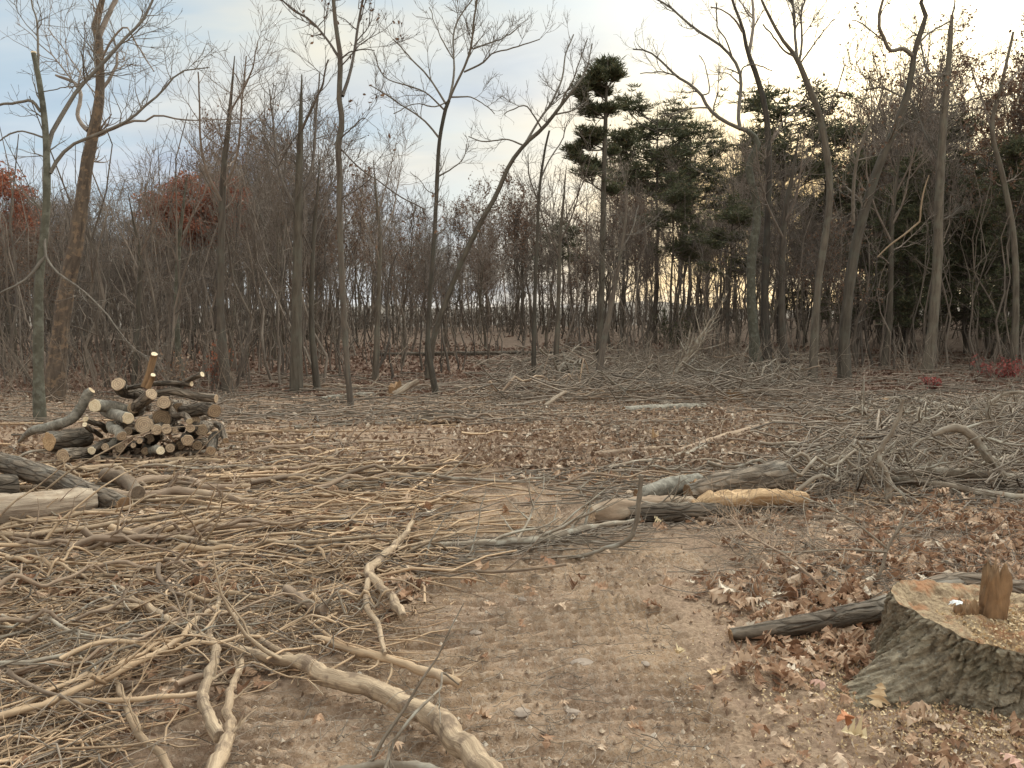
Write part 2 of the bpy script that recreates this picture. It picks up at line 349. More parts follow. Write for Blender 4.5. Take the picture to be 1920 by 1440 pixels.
# big stump bark: deep knobbly fissured with moss
m, nt = material('mossy fissured stump bark'); v = nt.n('ShaderNodeTexCoord').outputs['Object']
a = nt.noise(v, 18, 8, 0.7, 0.6); b = nt.noise(v, 5, 4, 0.6); c = nt.noise(v, 60, 4, 0.7)
col = nt.mix(nt.mr(a, 0.35, 0.65), (0.095, 0.068, 0.044), (0.34, 0.265, 0.18))
col = nt.mix(nt.math('MULTIPLY', nt.mr(b, 0.50, 0.66), 0.3), col, (0.20, 0.18, 0.115))
col = nt.mix(nt.math('MULTIPLY', nt.mr(c, 0.58, 0.72), 0.5), col, (0.40, 0.39, 0.33))
finish(nt, col, 0.92, nt.math('ADD', a, nt.math('MULTIPLY', c, 0.5)), 1.0, 0.02); M['stumpbark'] = m
m, nt = material('chewed orange stump top'); v = nt.n('ShaderNodeTexCoord').outputs['Object']
a = nt.noise(v, 26, 8, 0.75); b = nt.noise(v, 7, 4, 0.6)
col = nt.mix(nt.mr(a, 0.36, 0.64), (0.17, 0.105, 0.06), (0.50, 0.36, 0.22))
col = nt.mix(nt.math('MULTIPLY', nt.mr(b, 0.50, 0.62), 0.7), col, (0.40, 0.17, 0.075))
finish(nt, col, 0.85, a, 1.0, 0.02); M['stumptop'] = m
# ground
m, nt = material('ground soil'); v = nt.n('ShaderNodeTexCoord').outputs['Object']
pm = nt.n('ShaderNodeAttribute', attribute_name='path').outputs['Fac']
wd = nt.n('ShaderNodeAttribute', attribute_name='woods').outputs['Fac']
n_big = nt.noise(v, 0.9, 4, 0.6); n_mid = nt.noise(v, 6, 6, 0.65, 0.5); n_fine = nt.noise(v, 45, 6, 0.7); n_grit = nt.noise(v, 160, 4, 0.7)
soil = nt.mix(nt.mr(n_mid, 0.34, 0.66), (0.225, 0.14, 0.083), (0.40, 0.265, 0.168))
soil = nt.mix(nt.math('MULTIPLY', nt.mr(n_big, 0.44, 0.6), 0.45), soil, (0.24, 0.155, 0.115))
soil = nt.mix(nt.math('MULTIPLY', nt.mr(n_fine, 0.46, 0.60), 0.6), soil, (0.43, 0.325, 0.24))
soil = nt.mix(nt.math('MULTIPLY', nt.mr(n_grit, 0.54, 0.64), 0.75), soil, (0.13, 0.08, 0.05))
rb = nt.n('ShaderNodeAttribute', attribute_name='rib_shade').outputs['Fac']      # shade painted into the soil colour at the bottom of each tread mark
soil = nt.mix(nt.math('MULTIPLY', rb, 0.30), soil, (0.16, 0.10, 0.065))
lit = nt.mix(nt.mr(n_fine, 0.38, 0.62), (0.16, 0.10, 0.065), (0.35, 0.24, 0.16))
lit = nt.mix(nt.math('MULTIPLY', nt.mr(n_mid, 0.45, 0.65), 0.5), lit, (0.24, 0.15, 0.105))
lit = nt.mix(nt.math('MULTIPLY', nt.mr(n_grit, 0.58, 0.68), 0.6), lit, (0.42, 0.32, 0.24))
wood = nt.mix(nt.mr(n_mid, 0.35, 0.65), (0.12, 0.078, 0.055), (0.21, 0.14, 0.10))
col = nt.mix(wd, nt.mix(pm, lit, soil), wood)
fld = nt.n('ShaderNodeAttribute', attribute_name='field').outputs['Fac']
col = nt.mix(fld, col, nt.mix(n_big, (0.30, 0.31, 0.19), (0.46, 0.45, 0.31)))
bh = nt.math('ADD', nt.math('MULTIPLY', n_fine, 0.8), nt.math('ADD', nt.math('MULTIPLY', n_grit, 0.3), n_mid))
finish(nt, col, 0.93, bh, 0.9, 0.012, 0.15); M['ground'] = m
m, nt = material('distant wooded hills'); v = nt.n('ShaderNodeTexCoord').outputs['Object']
finish(nt, nt.mix(nt.noise(v, 0.05, 8, 0.7), (0.09, 0.072, 0.058), (0.17, 0.14, 0.115)), 0.95); M['hill'] = m
# ------------------------------------------------------------------ ground
def px_ok(x, y): return 1.0
def build_ground():
    fr = np.arange(-48, 48.01, 0.19); bk = np.arange(54, 310, 6.0)
    ang = np.radians(np.concatenate([fr, bk]))
    rs = [0.06, 0.3, 0.8, 1.3, 1.7, 2.0]
    while rs[-1] < 8: rs.append(rs[-1]*1.0052)
    while rs[-1] < 40: rs.append(rs[-1]*1.016)
    while rs[-1] < 1800: rs.append(rs[-1]*1.07)
    rs = np.array(rs); A, Rr = np.meshgrid(ang, rs)
    x = Rr*np.sin(A); y = Rr*np.cos(A)
    m = pathmask(x, y); h = hb(x, y)
    near = 1-sst(10, 22, Rr)
    # caterpillar tread ribs pressed across the track, plus lumps
    wv = y-0.13*x+0.07*fbm(x*1.1, y*1.1, 31, 2)
    amp = np.clip(0.95+1.0*fbm(x*0.9+5, y*0.9, 33, 2), 0.5, 1.25)
    ribs = ((1-np.abs(np.sin(np.pi*wv/0.105)))**1.3-0.4)*0.08*amp
    rib_shade = near*m*np.clip(0.5-ribs/0.08, 0, 1)*sst(-0.3, 0.2, fbm(x*2, y*4, 39, 2))  # mask for the shade painted in the rib troughs
    h = h+near*m*ribs*(0.35+0.65*sst(-0.4, 0.1, fbm(x*3+9, y*5, 37, 2)))
    h = h+near*(0.030*fbm(x*2.3, y*2.3, 41, 3)+0.020*fbm(x*11, y*11, 43, 4)*(1.3-0.85*m)+0.010*fbm(x*34, y*40, 47, 3)*(1-0.3*m))
    h = h-0.03*m*near*(px_ok(x, y))
    V = np.stack([x, y, h], -1); nr, na = A.shape
    i = np.arange(nr-1)[:, None]*na; j = np.arange(na)[None]; j2 = (j+1) % na
    Q = np.stack([i+j, i+na+j, i+na+j2, i+j2], -1).reshape(-1, 4)
    mb = MB(); V = np.concatenate([V.reshape(-1, 3), [[0, 0, h[0].mean()]]])
    T = np.stack([j[0], j2[0], 0*j[0]+nr*na], -1)
    mb.add(V, Q[:, ::-1], T[:, ::-1])
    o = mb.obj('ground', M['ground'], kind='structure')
    def fa(n, a):
        t = o.data.attributes.new(n, 'FLOAT', 'POINT'); t.data.foreach_set('value', np.append(a.ravel(), 0).astype(np.float32))
    fa('path', m); fa('rib_shade', rib_shade); fa('woods', sst(17, 26, Rr+1.5*fbm(x/2, y/2, 51, 3)+np.where(x > 0, 1.5, 0)))
    fa('field', sst(110, 150, Rr))
build_ground()
# far wooded ridge seen through the gap in the trees
def build_hills():
    a = np.radians(np.linspace(-60, 60, 240)); mb = MB()
    rr = np.array([520, 600, 700, 850])[:, None]; pr = np.array([-6, 8, 20, -6])[:, None]
    A = a[None]+0*rr; top = pr*(1+0.5*fbm(a*6, a*0, 61, 3))+0
    top[0] = -6; top[3] = -6
    top = top*(0.75+0.25*np.cos((a+0.2)*2))
    V = np.stack([rr*np.sin(A), rr*np.cos(A), top], -1); n = len(a)
    i = np.arange(3)[:, None]*n; j = np.arange(n-1)[None]
    mb.add(V, np.stack([i+j, i+j+1, i+n+j+1, i+n+j], -1))
    mb.obj('hills', M['hill'], kind='structure')
build_hills()

# ------------------------------------------------------------------ trees
def leafquads(mb, pos, size, r, fold=0.25, aspect=0.5):
    """simple folded leaves: two quads either side of a midrib"""
    n = len(pos); u = norm(r.normal(size=(n, 3))); w = norm(np.cross(u, r.normal(size=(n, 3)))); nn = np.cross(u, w)
    s = np.asarray(size)[:, None]*np.ones((n, 1))
    a = pos-u*s*0.5; b = pos+u*s*0.5
    l1 = pos-u*s*0.12+w*s*aspect*0.5+nn*s*fold*0.4; r1 = pos-u*s*0.12-w*s*aspect*0.5+nn*s*fold*0.4
    l2 = pos+u*s*0.25+w*s*aspect*0.38+nn*s*fold*0.3; r2 = pos+u*s*0.25-w*s*aspect*0.38+nn*s*fold*0.3
    V = np.stack([a, l1, l2, b, r2, r1], 1); k = np.arange(n)[:, None]*6
    mb.add(V, np.concatenate([k+np.array([[0, 3, 2, 1]]), k+np.array([[0, 5, 4, 3]])]))
def needles(mb, pos, r, nb=9, ln=0.16, w=0.016, up=0.35):
    n = len(pos); d = r.normal(size=(n, nb, 3)); d[..., 2] = np.abs(d[..., 2])*0.8+up*0.2; d = norm(d)
    L = ln*r.uniform(0.6, 1.25, (n, nb, 1)); s = norm(np.cross(d, r.normal(size=(n, nb, 3))))*w
    p = pos[:, None, :]+0*d; V = np.stack([p-s*0.4, p+d*L*0.5-s, p+d*L, p+d*L*0.5+s], 2).reshape(-1, 3)
    k = np.arange(n*nb)[:, None]*4; mb.add(V, k+np.array([[0, 1, 2, 3]]))
TREES = []
def tree_parts(name, loc, trunk, crown, foliage, tm, cm, fm, **tags):
    e = empty(name, loc, **tags); ks = []
    ks.append(trunk.obj('trunk', tm, e))
    if crown is not None and crown.n: ks.append(crown.obj('crown', cm, e))
    if foliage is not None and foliage.n: ks.append(foliage.obj('foliage', fm, e, smooth=False))
    KIDS[e.name] = ks
    return e
def bare_proto(seed, H=10.0, r0=0.085, fork=False, low=0.35, dens=1.0, leaf=None, nleaf=0, lean=0.04, spread=1.0, wood='tree', name='bare_tree', round_=False):
    r = np.random.default_rng(seed); tk = MB(); cr = MB(); fo = MB()
    K = 12; z = np.linspace(-0.25, H*0.97, K); w = np.cumsum(r.normal(0, 0.10, (K, 2)), 0)*(H/10); w -= w[0]
    ax = np.stack([w[:, 0]+lean*z, w[:, 1], z], -1); R = r0*(1-np.linspace(0, 1, K)**1.15*0.93)
    R[0] *= 1.35; ax, R = resample(ax, R, 22)
    tubes(tk, ax, R, 8, rough=0.12, seed=seed)
    T = ax[None]; TR = R[None]; mains = [(T, TR)]
    if fork:
        f = branches(T, TR, 2, r, 0.35, 0.6, H*0.62, 0.1, 20, 6, 10, 0.10, 0.09, 0.75, taperL=0.3)
        tubes(tk, f[0], f[1], 6); mains.append(f)
        T2 = np.concatenate([resample(p, q, 22)[0][None] for p, q in zip(f[0], f[1])]); R2 = np.stack([resample(p, q, 22)[1] for p, q in zip(f[0], f[1])])
        T = np.concatenate([T, T2]); TR = np.concatenate([TR, R2])
    b1 = branches(T, TR, int(15*dens), r, low, 0.98, H*0.42*spread, 0.3, 46, 14, 9, 0.12, 0.17, 0.55, rmin=0.012, taperL=0.72)
    b1s = branches(T, TR, int(12*dens), r, 0.15, 0.8, H*0.12, 0.4, 70, 15, 5, 0.05, 0.2, 0.25, rmin=0.006)
    b2 = branches(b1[0], b1[1], int(85*dens), r, 0.15, 1.0, H*0.17*spread, 0.35, 42, 14, 7, 0.12, 0.19, 0.62, rmin=0.013, taperL=0.5)
    b3 = branches(b2[0], b2[1], int(300*dens), r, 0.1, 1.0, H*0.09*spread, 0.35, 42, 14, 5, 0.12, 0.2, 0.7, rmin=0.0095, taperL=0.4)
    b3t = branches(T[:1], TR[:1], int(26*dens), r, 0.6, 1.0, H*0.14, 0.3, 42, 12, 5, 0.2, 0.15, 0.5, rmin=0.006)
    allp = (np.concatenate([b3[0], b3t[0]]), np.concatenate([b3[1], b3t[1]]))
    b4 = branches(allp[0], allp[1], int(720*dens), r, 0.1, 1.0, H*0.055*spread, 0.35, 38, 14, 3, 0.12, 0.2, 0.75, rmin=0.0065, taperL=0.3)
    for b, S in ((b1, 6), (b1s, 4), (b2, 4), (b3, 3), (b3t, 3), (b4, 3)): tubes(cr, b[0], b[1], S)
    if round_:      # full rounded crown still in leaf
        k = 75; a = norm(r.normal(size=(k, 3)))*r.uniform(0.45, 0.92, (k, 1)); cc = a*np.array([2.25, 2.25, 2.35])+np.array([lean*7.5, 0, 7.45]); w_ = r.integers(0, k, nleaf)
        leafquads(fo, cc[w_]+norm(r.normal(size=(nleaf, 3)))*r.uniform(0, 1, (nleaf, 1))**0.6*np.array([0.62, 0.62, 0.42]), r.uniform(0.09, 0.17, nleaf), r, aspect=0.6)
    elif nleaf:
        q = b4[0]; i = r.integers(0, len(q), nleaf); p = q[i, r.integers(0, 3, nleaf)]+r.normal(0, 0.03, (nleaf, 3))
        leafquads(fo, p, r.uniform(0.07, 0.15, nleaf)*H/10, r, aspect=0.6)
    return tree_parts(name, (0, 0, 0), tk, cr, fo, M[wood], M['twig'], M[leaf] if leaf else None)
def clump_fill(cr, fo, org, cen, rad, r, r_b, ntuft, K=7, nsub=8, ln=0.17, w=0.018):
    """pine limb from org to a flattened clump, subdivided, with needle tufts"""
    mid = org*0.45+cen*0.55+np.array([0, 0, -0.12])*np.linalg.norm(cen-org)
    ax, R = resample([org, mid, cen], [r_b, r_b*0.7, r_b*0.4], K); tubes(cr, ax, R, 5)
    sb = norm(r.normal(size=(nsub, 3)))*r.uniform(0.5, 1.0, (nsub, 1))*rad+cen; sb[:, 2] += rad[2]*0.2
    st = ax[r.integers(K//2, K, nsub)]; m = (st+sb)/2+r.normal(0, 0.05, (nsub, 3))
    P3 = np.stack([st, m, sb], 1); tubes(cr, P3, np.full((nsub, 3), 1.0)*np.array([0.4, 0.3, 0.15])*r_b+0.003, 3)
    k = r.integers(0, nsub, ntuft); f = r.uniform(0.25, 1.05, (ntuft, 1)); base = st[k]*(1-f)+sb[k]*f
    pp = base+norm(r.normal(size=(ntuft, 3)))*r.uniform(0, 0.62, (ntuft, 1))*rad
    needles(fo, pp, r, 9, ln, w*0.75)
def pine_proto(seed, H=10, r0=0.10, style='tall', dens=1.0):
    r = np.random.default_rng(seed); tk, cr, fo = MB(), MB(), MB()
    z = np.linspace(-0.25, H, 12); w = np.cumsum(r.normal(0, 0.05, (12, 2)), 0); w -= w[0]
    ax = np.stack([w[:, 0], w[:, 1], z], -1); R = r0*(1-np.linspace(0, 1, 12)*0.88); tubes(tk, ax, R, 8, rough=0.1, seed=seed)
    lo = {'tall': 0.55, 'round': 0.62, 'dense': 0.12}[style]; n = {'tall': 26, 'round': 30, 'dense': 60}[style]
    for k in range(int(n*dens)):
        t = r.uniform(lo, 0.99); o = np.array([np.interp(t*H, z, ax[:, 0]), np.interp(t*H, z, ax[:, 1]), t*H])
        u = (t-lo)/(1-lo); reach = {'tall': 0.19*(1-u**2*0.75), 'round': 0.20*math.sqrt(max(0.05, 1-(u*1.0-0.25)**2)), 'dense': 0.24*(1-u*0.85)}[style]*H*r.uniform(0.6, 1.1)
        an = r.uniform(0, 6.283); c = o+np.array([math.cos(an)*reach*0.75, math.sin(an)*reach*0.75, reach*r.uniform(0.05, 0.35)])
        s = H*r.uniform(0.05, 0.085)
        clump_fill(cr, fo, o-np.array([0, 0, 0.03*H]), c, np.array([s*1.25, s*1.25, s*0.6]), r, r0*0.28, int(36*dens), ln=0.025*H, w=0.0026*H)
    ns = branches(ax[None], R[None], 16, r, 0.15, lo+0.1, H*0.07, 0.4, 80, 10, 4, 0, 0.15, 0.2, rmin=0.006); tubes(cr, ns[0], ns[1], 3)
    return tree_parts('pine_tree', (0, 0, 0), tk, cr, fo, M['tree_dark'], M['tree_dark'], M['needle'])

PROTO = {
 'bare': [bare_proto(101, fork=False), bare_proto(102, fork=True, dens=1.1), bare_proto(103, low=0.5, spread=0.8), bare_proto(104, fork=True, low=0.45, r0=0.1), bare_proto(105, low=0.25, spread=0.9, r0=0.07), bare_proto(106, fork=True, spread=1.15, r0=0.11, wood='tree_dark'), bare_proto(107, r0=0.055, low=0.4, spread=0.65, dens=0.8), bare_proto(108, r0=0.05, low=0.3, spread=0.6, dens=0.8, lean=0.09)],
 'brown': [bare_proto(121, leaf='leaf_brown', nleaf=2600, fork=True), bare_proto(122, leaf='leaf_brown', nleaf=3800, low=0.25), bare_proto(123, leaf='leaf_brown', nleaf=1300, spread=0.8)],
 'rust': [bare_proto(131, H=8.4, leaf='leaf_rust', nleaf=17000, dens=1.0, fork=True, low=0.3, round_=True), bare_proto(132, H=8.4, leaf='leaf_rust', nleaf=9000, round_=True)],
 'pine': [pine_proto(141, style='tall'), pine_proto(142, style='round'), pine_proto(143, style='tall', dens=0.8)],
 'dense': [pine_proto(151, style='dense', r0=0.09), pine_proto(152, style='dense', dens=0.8, r0=0.09)],
}
_used = set()
def plant(kind, i, px, D, H, label, group=None, cat='tree', name=None, rot=None, wide=1.0, sink=0.0):
    p = PROTO[kind][i % len(PROTO[kind])]
    if p.name in _used: o = copy_tree(p)
    else: o = p; _used.add(p.name)
    x = (px-960)/F_PX*D; y = D
    o.location = (x, y, hb(x, y)-sink); s = H/10.0*({'bare': 0.84, 'brown': 0.84, 'rust': 1.0}.get(kind, 0.97))
    o.scale = (s*wide, s*wide, s); o.rotation_euler = (0, 0, rg.uniform(0, 6.28) if rot is None else rot)
    tag(o, label, cat, group); return o
_tx = [-300, 0, 100, 200, 300, 375, 440, 490, 520, 600, 630, 680, 750, 850, 900, 1000, 1100, 1180, 1260, 1330, 1400, 1560, 1620, 1720, 1800, 1920, 2250]
_ty = [320, 325, 330, 340, 365, 330, 130, 190, 130, 120, 240, 300, 325, 345, 320, 295, 285, 220, 210, 210, 200, 250, 120, 130, 220, 160, 160]
def htop(px, D, f=1.0):
    py = np.interp(px, _tx, _ty); base = np.interp(px, [0], [640]) ; py = 640-(640-py)*f
    return max(2.0, at(px, py, D)[2]-hb((px-960)/F_PX*D, D))
ROWS = {}
def zone_label(px, D, kind, H, r):
    k = {'bare': 'bare tree', 'brown': 'brown-leaved tree', 'pine': 'dark pine', 'dense': 'bushy evergreen'}[kind]
    where = ('behind the log pile' if 140 < px < 420 else 'left of the leaning oak' if px <= 140 else 'left of the thin wavy sapling' if px < 640 else 'right of the thin wavy sapling' if px < 820 else
             'left of the lone pine' if px < 1120 else 'right of the lone pine' if px < 1340 else
             'around the crooked pale trunk' if px < 1500 else 'left of the snapped trunk' if px < 1740 else 'right of the snapped trunk')
    dep = 'at the wood edge' if D < 27 else 'in the middle rows' if D < 42 else 'deep in the wood'
    sz = 'low' if H < 6 else 'slim' if H < 9 else 'tall' if H < 13 else 'towering'
    lab = '%s %s %s, %s' % (sz, k, where, dep)
    n = ROWS.get(lab, 0); ROWS[lab] = n+1
    if n: lab = '%s %s %s %s, %s' % (sz, ['twiggy', 'narrow', 'forked', 'wiry', 'thin-topped', 'one-sided', 'leaning', 'bushy', 'crooked', 'sparse', 'dense', 'spindly', 'knotty', 'pale', 'dim', 'slanting', 'ragged'][(n-1) % 17], k, where, dep) if n < 18 else lab
    return lab, 'trees '+where+' '+dep
def forest():
    r = np.random.default_rng(77); n = 0
    D = 19.5
    pts = []
    for k in range(4000):
        px = r.uniform(-240, 2160); D = 20+38*r.random()**0.8
        x, y = (px-960)/F_PX*D, D
        lo = np.interp(px, [0, 450, 640, 700, 900, 1000, 1150, 1300, 1340, 1500, 1700, 1920], [19, 19, 20, 22, 27, 30, 30, 24, 21, 21, 21, 22])
        if D < lo: continue
        if 660 < px < 1600 and r.random() < 0.12: continue
        if px > 1600 and D < 32 and r.random() < 0.5: continue
        if any((x-a)**2+(y-b)**2 < (0.35+0.022*D)**2 for a, b in pts): continue
        pts.append((x, y)); 
        f = r.uniform(0.62, 1.0) if r.random() < 0.75 else r.uniform(0.4, 0.65)
        H = htop(px, D, f)
        if 960 < px < 1600: kind = r.choice(['bare', 'brown', 'pine'], p=[0.72, 0.14, 0.14])
        elif px >= 1600: kind = r.choice(['bare', 'brown', 'dense', 'pine'], p=[0.62, 0.14, 0.20, 0.04]) if D > 28 else 'bare'; f = f*1.2 if kind != 'dense' else f; H = htop(px, D, f)
        elif px < 480: kind = r.choice(['bare', 'brown'], p=[0.9, 0.1])
        else: kind = r.choice(['bare', 'brown'], p=[0.78, 0.22])
        if kind in ('dense',): H = min(H, htop(px, D, 0.62))
        if kind == 'pine': H = min(H, htop(px, D, 0.9))
        lab, grp = zone_label(px, D, kind, H, r)
        plant(kind, int(r.integers(0, 20)), px, D, H, lab, grp, name=kind, wide=r.uniform(0.85, 1.15)*(1.0 if H > 6 else 1.3)); n += 1
        if n >= 285: break
    print('forest', n)
forest()
# trees that stand out behind the front row
plant('rust', 0, 362, 33, at(362, 296, 33)[2]-0.9, 'round crowned oak with rust-red leaves rising over the bare wood behind the log pile', wide=1.3, cat='tree', rot=0.6)
plant('rust', 1, 18, 30, at(18, 290, 30)[2]-0.7, 'red-leaved oak at the left edge of the wood behind the cut-topped pole', wide=1.1)
plant('rust', 1, -90, 36, 8.5, 'red-leaved oak just beyond the left edge of the wood', rot=1.0)
for q, (px, py, D, k, i, lab) in enumerate([
    (1228, 196, 34, 'pine', 1, 'umbrella-crowned pine just right of the tall lone pine'), (1462, 160, 32, 'pine', 1, 'broad dark pine rising behind the crooked pale trunk'),
    (1530, 215, 33, 'pine', 0, 'dark pine right of the broad one, crossed by a leaning trunk'), (1290, 235, 37, 'pine', 1, 'smaller rounded pine behind the umbrella-crowned one'),
    (1690, 285, 26, 'dense', 0, 'bushy evergreen left of the tall snapped trunk'), (1880, 265, 24, 'dense', 1, 'large dark evergreen at the far right edge'), (1610, 300, 30, 'dense', 1, 'pale lit evergreen behind the forked leaning tree'),
    (1810, 330, 27, 'dense', 0, 'evergreen just right of the tall snapped trunk'), (2010, 240, 25, 'dense', 1, 'dark evergreen beyond the right edge'), (1950, 250, 29, 'dense', 0, 'tall dark evergreen in the upper right corner of the wood'), (1745, 320, 29, 'dense', 1, 'evergreen hidden behind the tall snapped trunk'), (1500, 400, 40, 'dense', 0, 'low evergreen between the dark pine and the leaning trunk'),
    (900, 335, 40, 'brown', 1, 'tree with a thick cap of brown leaves left of the leaning forked tree'), (1170, 320, 42, 'brown', 1, 'brown-leaved oak low behind the tall lone pine'), (1860, 95, 26, 'brown', 0, 'oak with scattered russet leaves high at the right edge'), (1950, 60, 25, 'brown', 1, 'tall oak with russet leaves at the right margin'), (1650, 110, 31, 'brown', 2, 'thin-leaved oak behind the forked leaning tree')]):
    plant(k, i, px, D, at(px, py, D)[2]-hb((px-960)/F_PX*D, D), lab, wide=1.25 if k == 'pine' else 1.1 if k == 'dense' else 1.0)

def merged_wood():
    """the far mass of stems and twigs behind the trees one can tell apart"""
    r = np.random.default_rng(5); mb = MB()
    for k in range(560):
        px = r.uniform(-300, 2250); D = r.uniform(44, 85)
        if 640 < px < 1345 and r.random() < 0.6: continue
        if 1345 < px < 1600 and r.random() < 0.5: continue
        x, y = (px-960)/F_PX*D, D; g = hb(x, y); H = max(3, htop(px, D, r.uniform(0.5, 0.85))); K = 8
        z = np.linspace(0, H, K); w = np.cumsum(r.normal(0, 0.13, (K, 2)), 0)
        ax = np.stack([x+w[:, 0], y+w[:, 1], g+z-0.2], -1)[None]; R = (r.uniform(0.08, 0.14)*(1-0.85*np.linspace(0, 1, K)))[None]
        tubes(mb, ax, R, 5)
        b = branches(ax, R, 18, r, 0.25, 1, H*0.35, 0.35, 45, 15, 5, 0.15, 0.18, 0.5, rmin=0.022); tubes(mb, b[0], b[1], 3)
        c = branches(b[0], b[1], 80, r, 0.1, 1, H*0.15, 0.35, 40, 15, 4, 0.15, 0.2, 0.7, rmin=0.02); tubes(mb, c[0], c[1], 3)
        e = branches(c[0], c[1], 150, r, 0.1, 1, H*0.075, 0.35, 40, 15, 3, 0.12, 0.2, 0.8, rmin=0.015); tubes(mb, e[0], e[1], 3)
    mb.obj('far_wood', M['under'], label='far mass of bare trees deep in the wood behind the clearing', cat='woodland', kind='stuff')
merged_wood()
def undergrowth():
    r = np.random.default_rng(9); mb = MB(); n = 2300
    px = r.uniform(-260, 2200, n); D = 17.5+34*r.random(n)**1.1
    keep = ~((px > 660) & (px < 1600) & (r.random(n) < 0.5)) & (D > np.interp(px, [0, 500, 800, 1000, 1300, 1900], [15, 18, 21, 25, 23, 21]))
    px, D = px[keep], D[keep]; n = len(px); x = (px-960)/F_PX*D; y = D; g = hb(x, y)
    H = r.uniform(1.2, 7.0, n)*np.where((px > 660) & (px < 1345), 0.75, 1.0); K = 7
    ln = r.normal(0, 0.075, (n, 2)); z = np.linspace(0, 1, K)
    w = np.cumsum(r.normal(0, 0.035, (n, K, 2)), 1)*H[:, None, None]
    ax = np.stack([x[:, None]+ln[:, :1]*H[:, None]*z+w[..., 0], y[:, None]+ln[:, 1:]*H[:, None]*z+w[..., 1], (g-0.05)[:, None]+H[:, None]*z], -1)
    R = (r.uniform(0.010, 0.042, n))[:, None]*(1-0.8*z)[None]+0.003; tubes(mb, ax, R, 4)
    b = branches(ax, R, n*3, r, 0.1, 1, 1.1, 0.45, 48, 18, 5, 0.08, 0.22, 0.6, rmin=0.006); tubes(mb, b[0], b[1], 3)
    c = branches(b[0], b[1], n*6, r, 0.1, 1, 0.5, 0.4, 45, 18, 3, 0.05, 0.2, 0.8, rmin=0.005); tubes(mb, c[0], c[1], 3)
    # low scrub along the crest of the rise
    n = 900; px = r.uniform(560, 1700, n); D = r.uniform(40, 58, n); x = (px-960)/F_PX*D; y = D; H = r.uniform(0.5, 1.7, n); K = 5; z = np.linspace(0, 1, K); ln = r.normal(0, 0.3, (n, 2))
    ax = np.stack([x[:, None]+ln[:, :1]*H[:, None]*z, y[:, None]+ln[:, 1:]*H[:, None]*z, hb(x, y)[:, None]+H[:, None]*z], -1); R = np.full((n, 1), 0.02)*(1-0.5*z)[None]; tubes(mb, ax, R, 3)
    b = branches(ax, R, n*7, r, 0.1, 1, 0.7, 0.4, 50, 18, 4, 0.05, 0.25, 0.7, rmin=0.014); tubes(mb, b[0], b[1], 3)
    mb.obj('undergrowth', M['under'], label='tangle of thin leafless saplings and shoots filling the wood floor', cat='undergrowth', kind='stuff')
undergrowth()

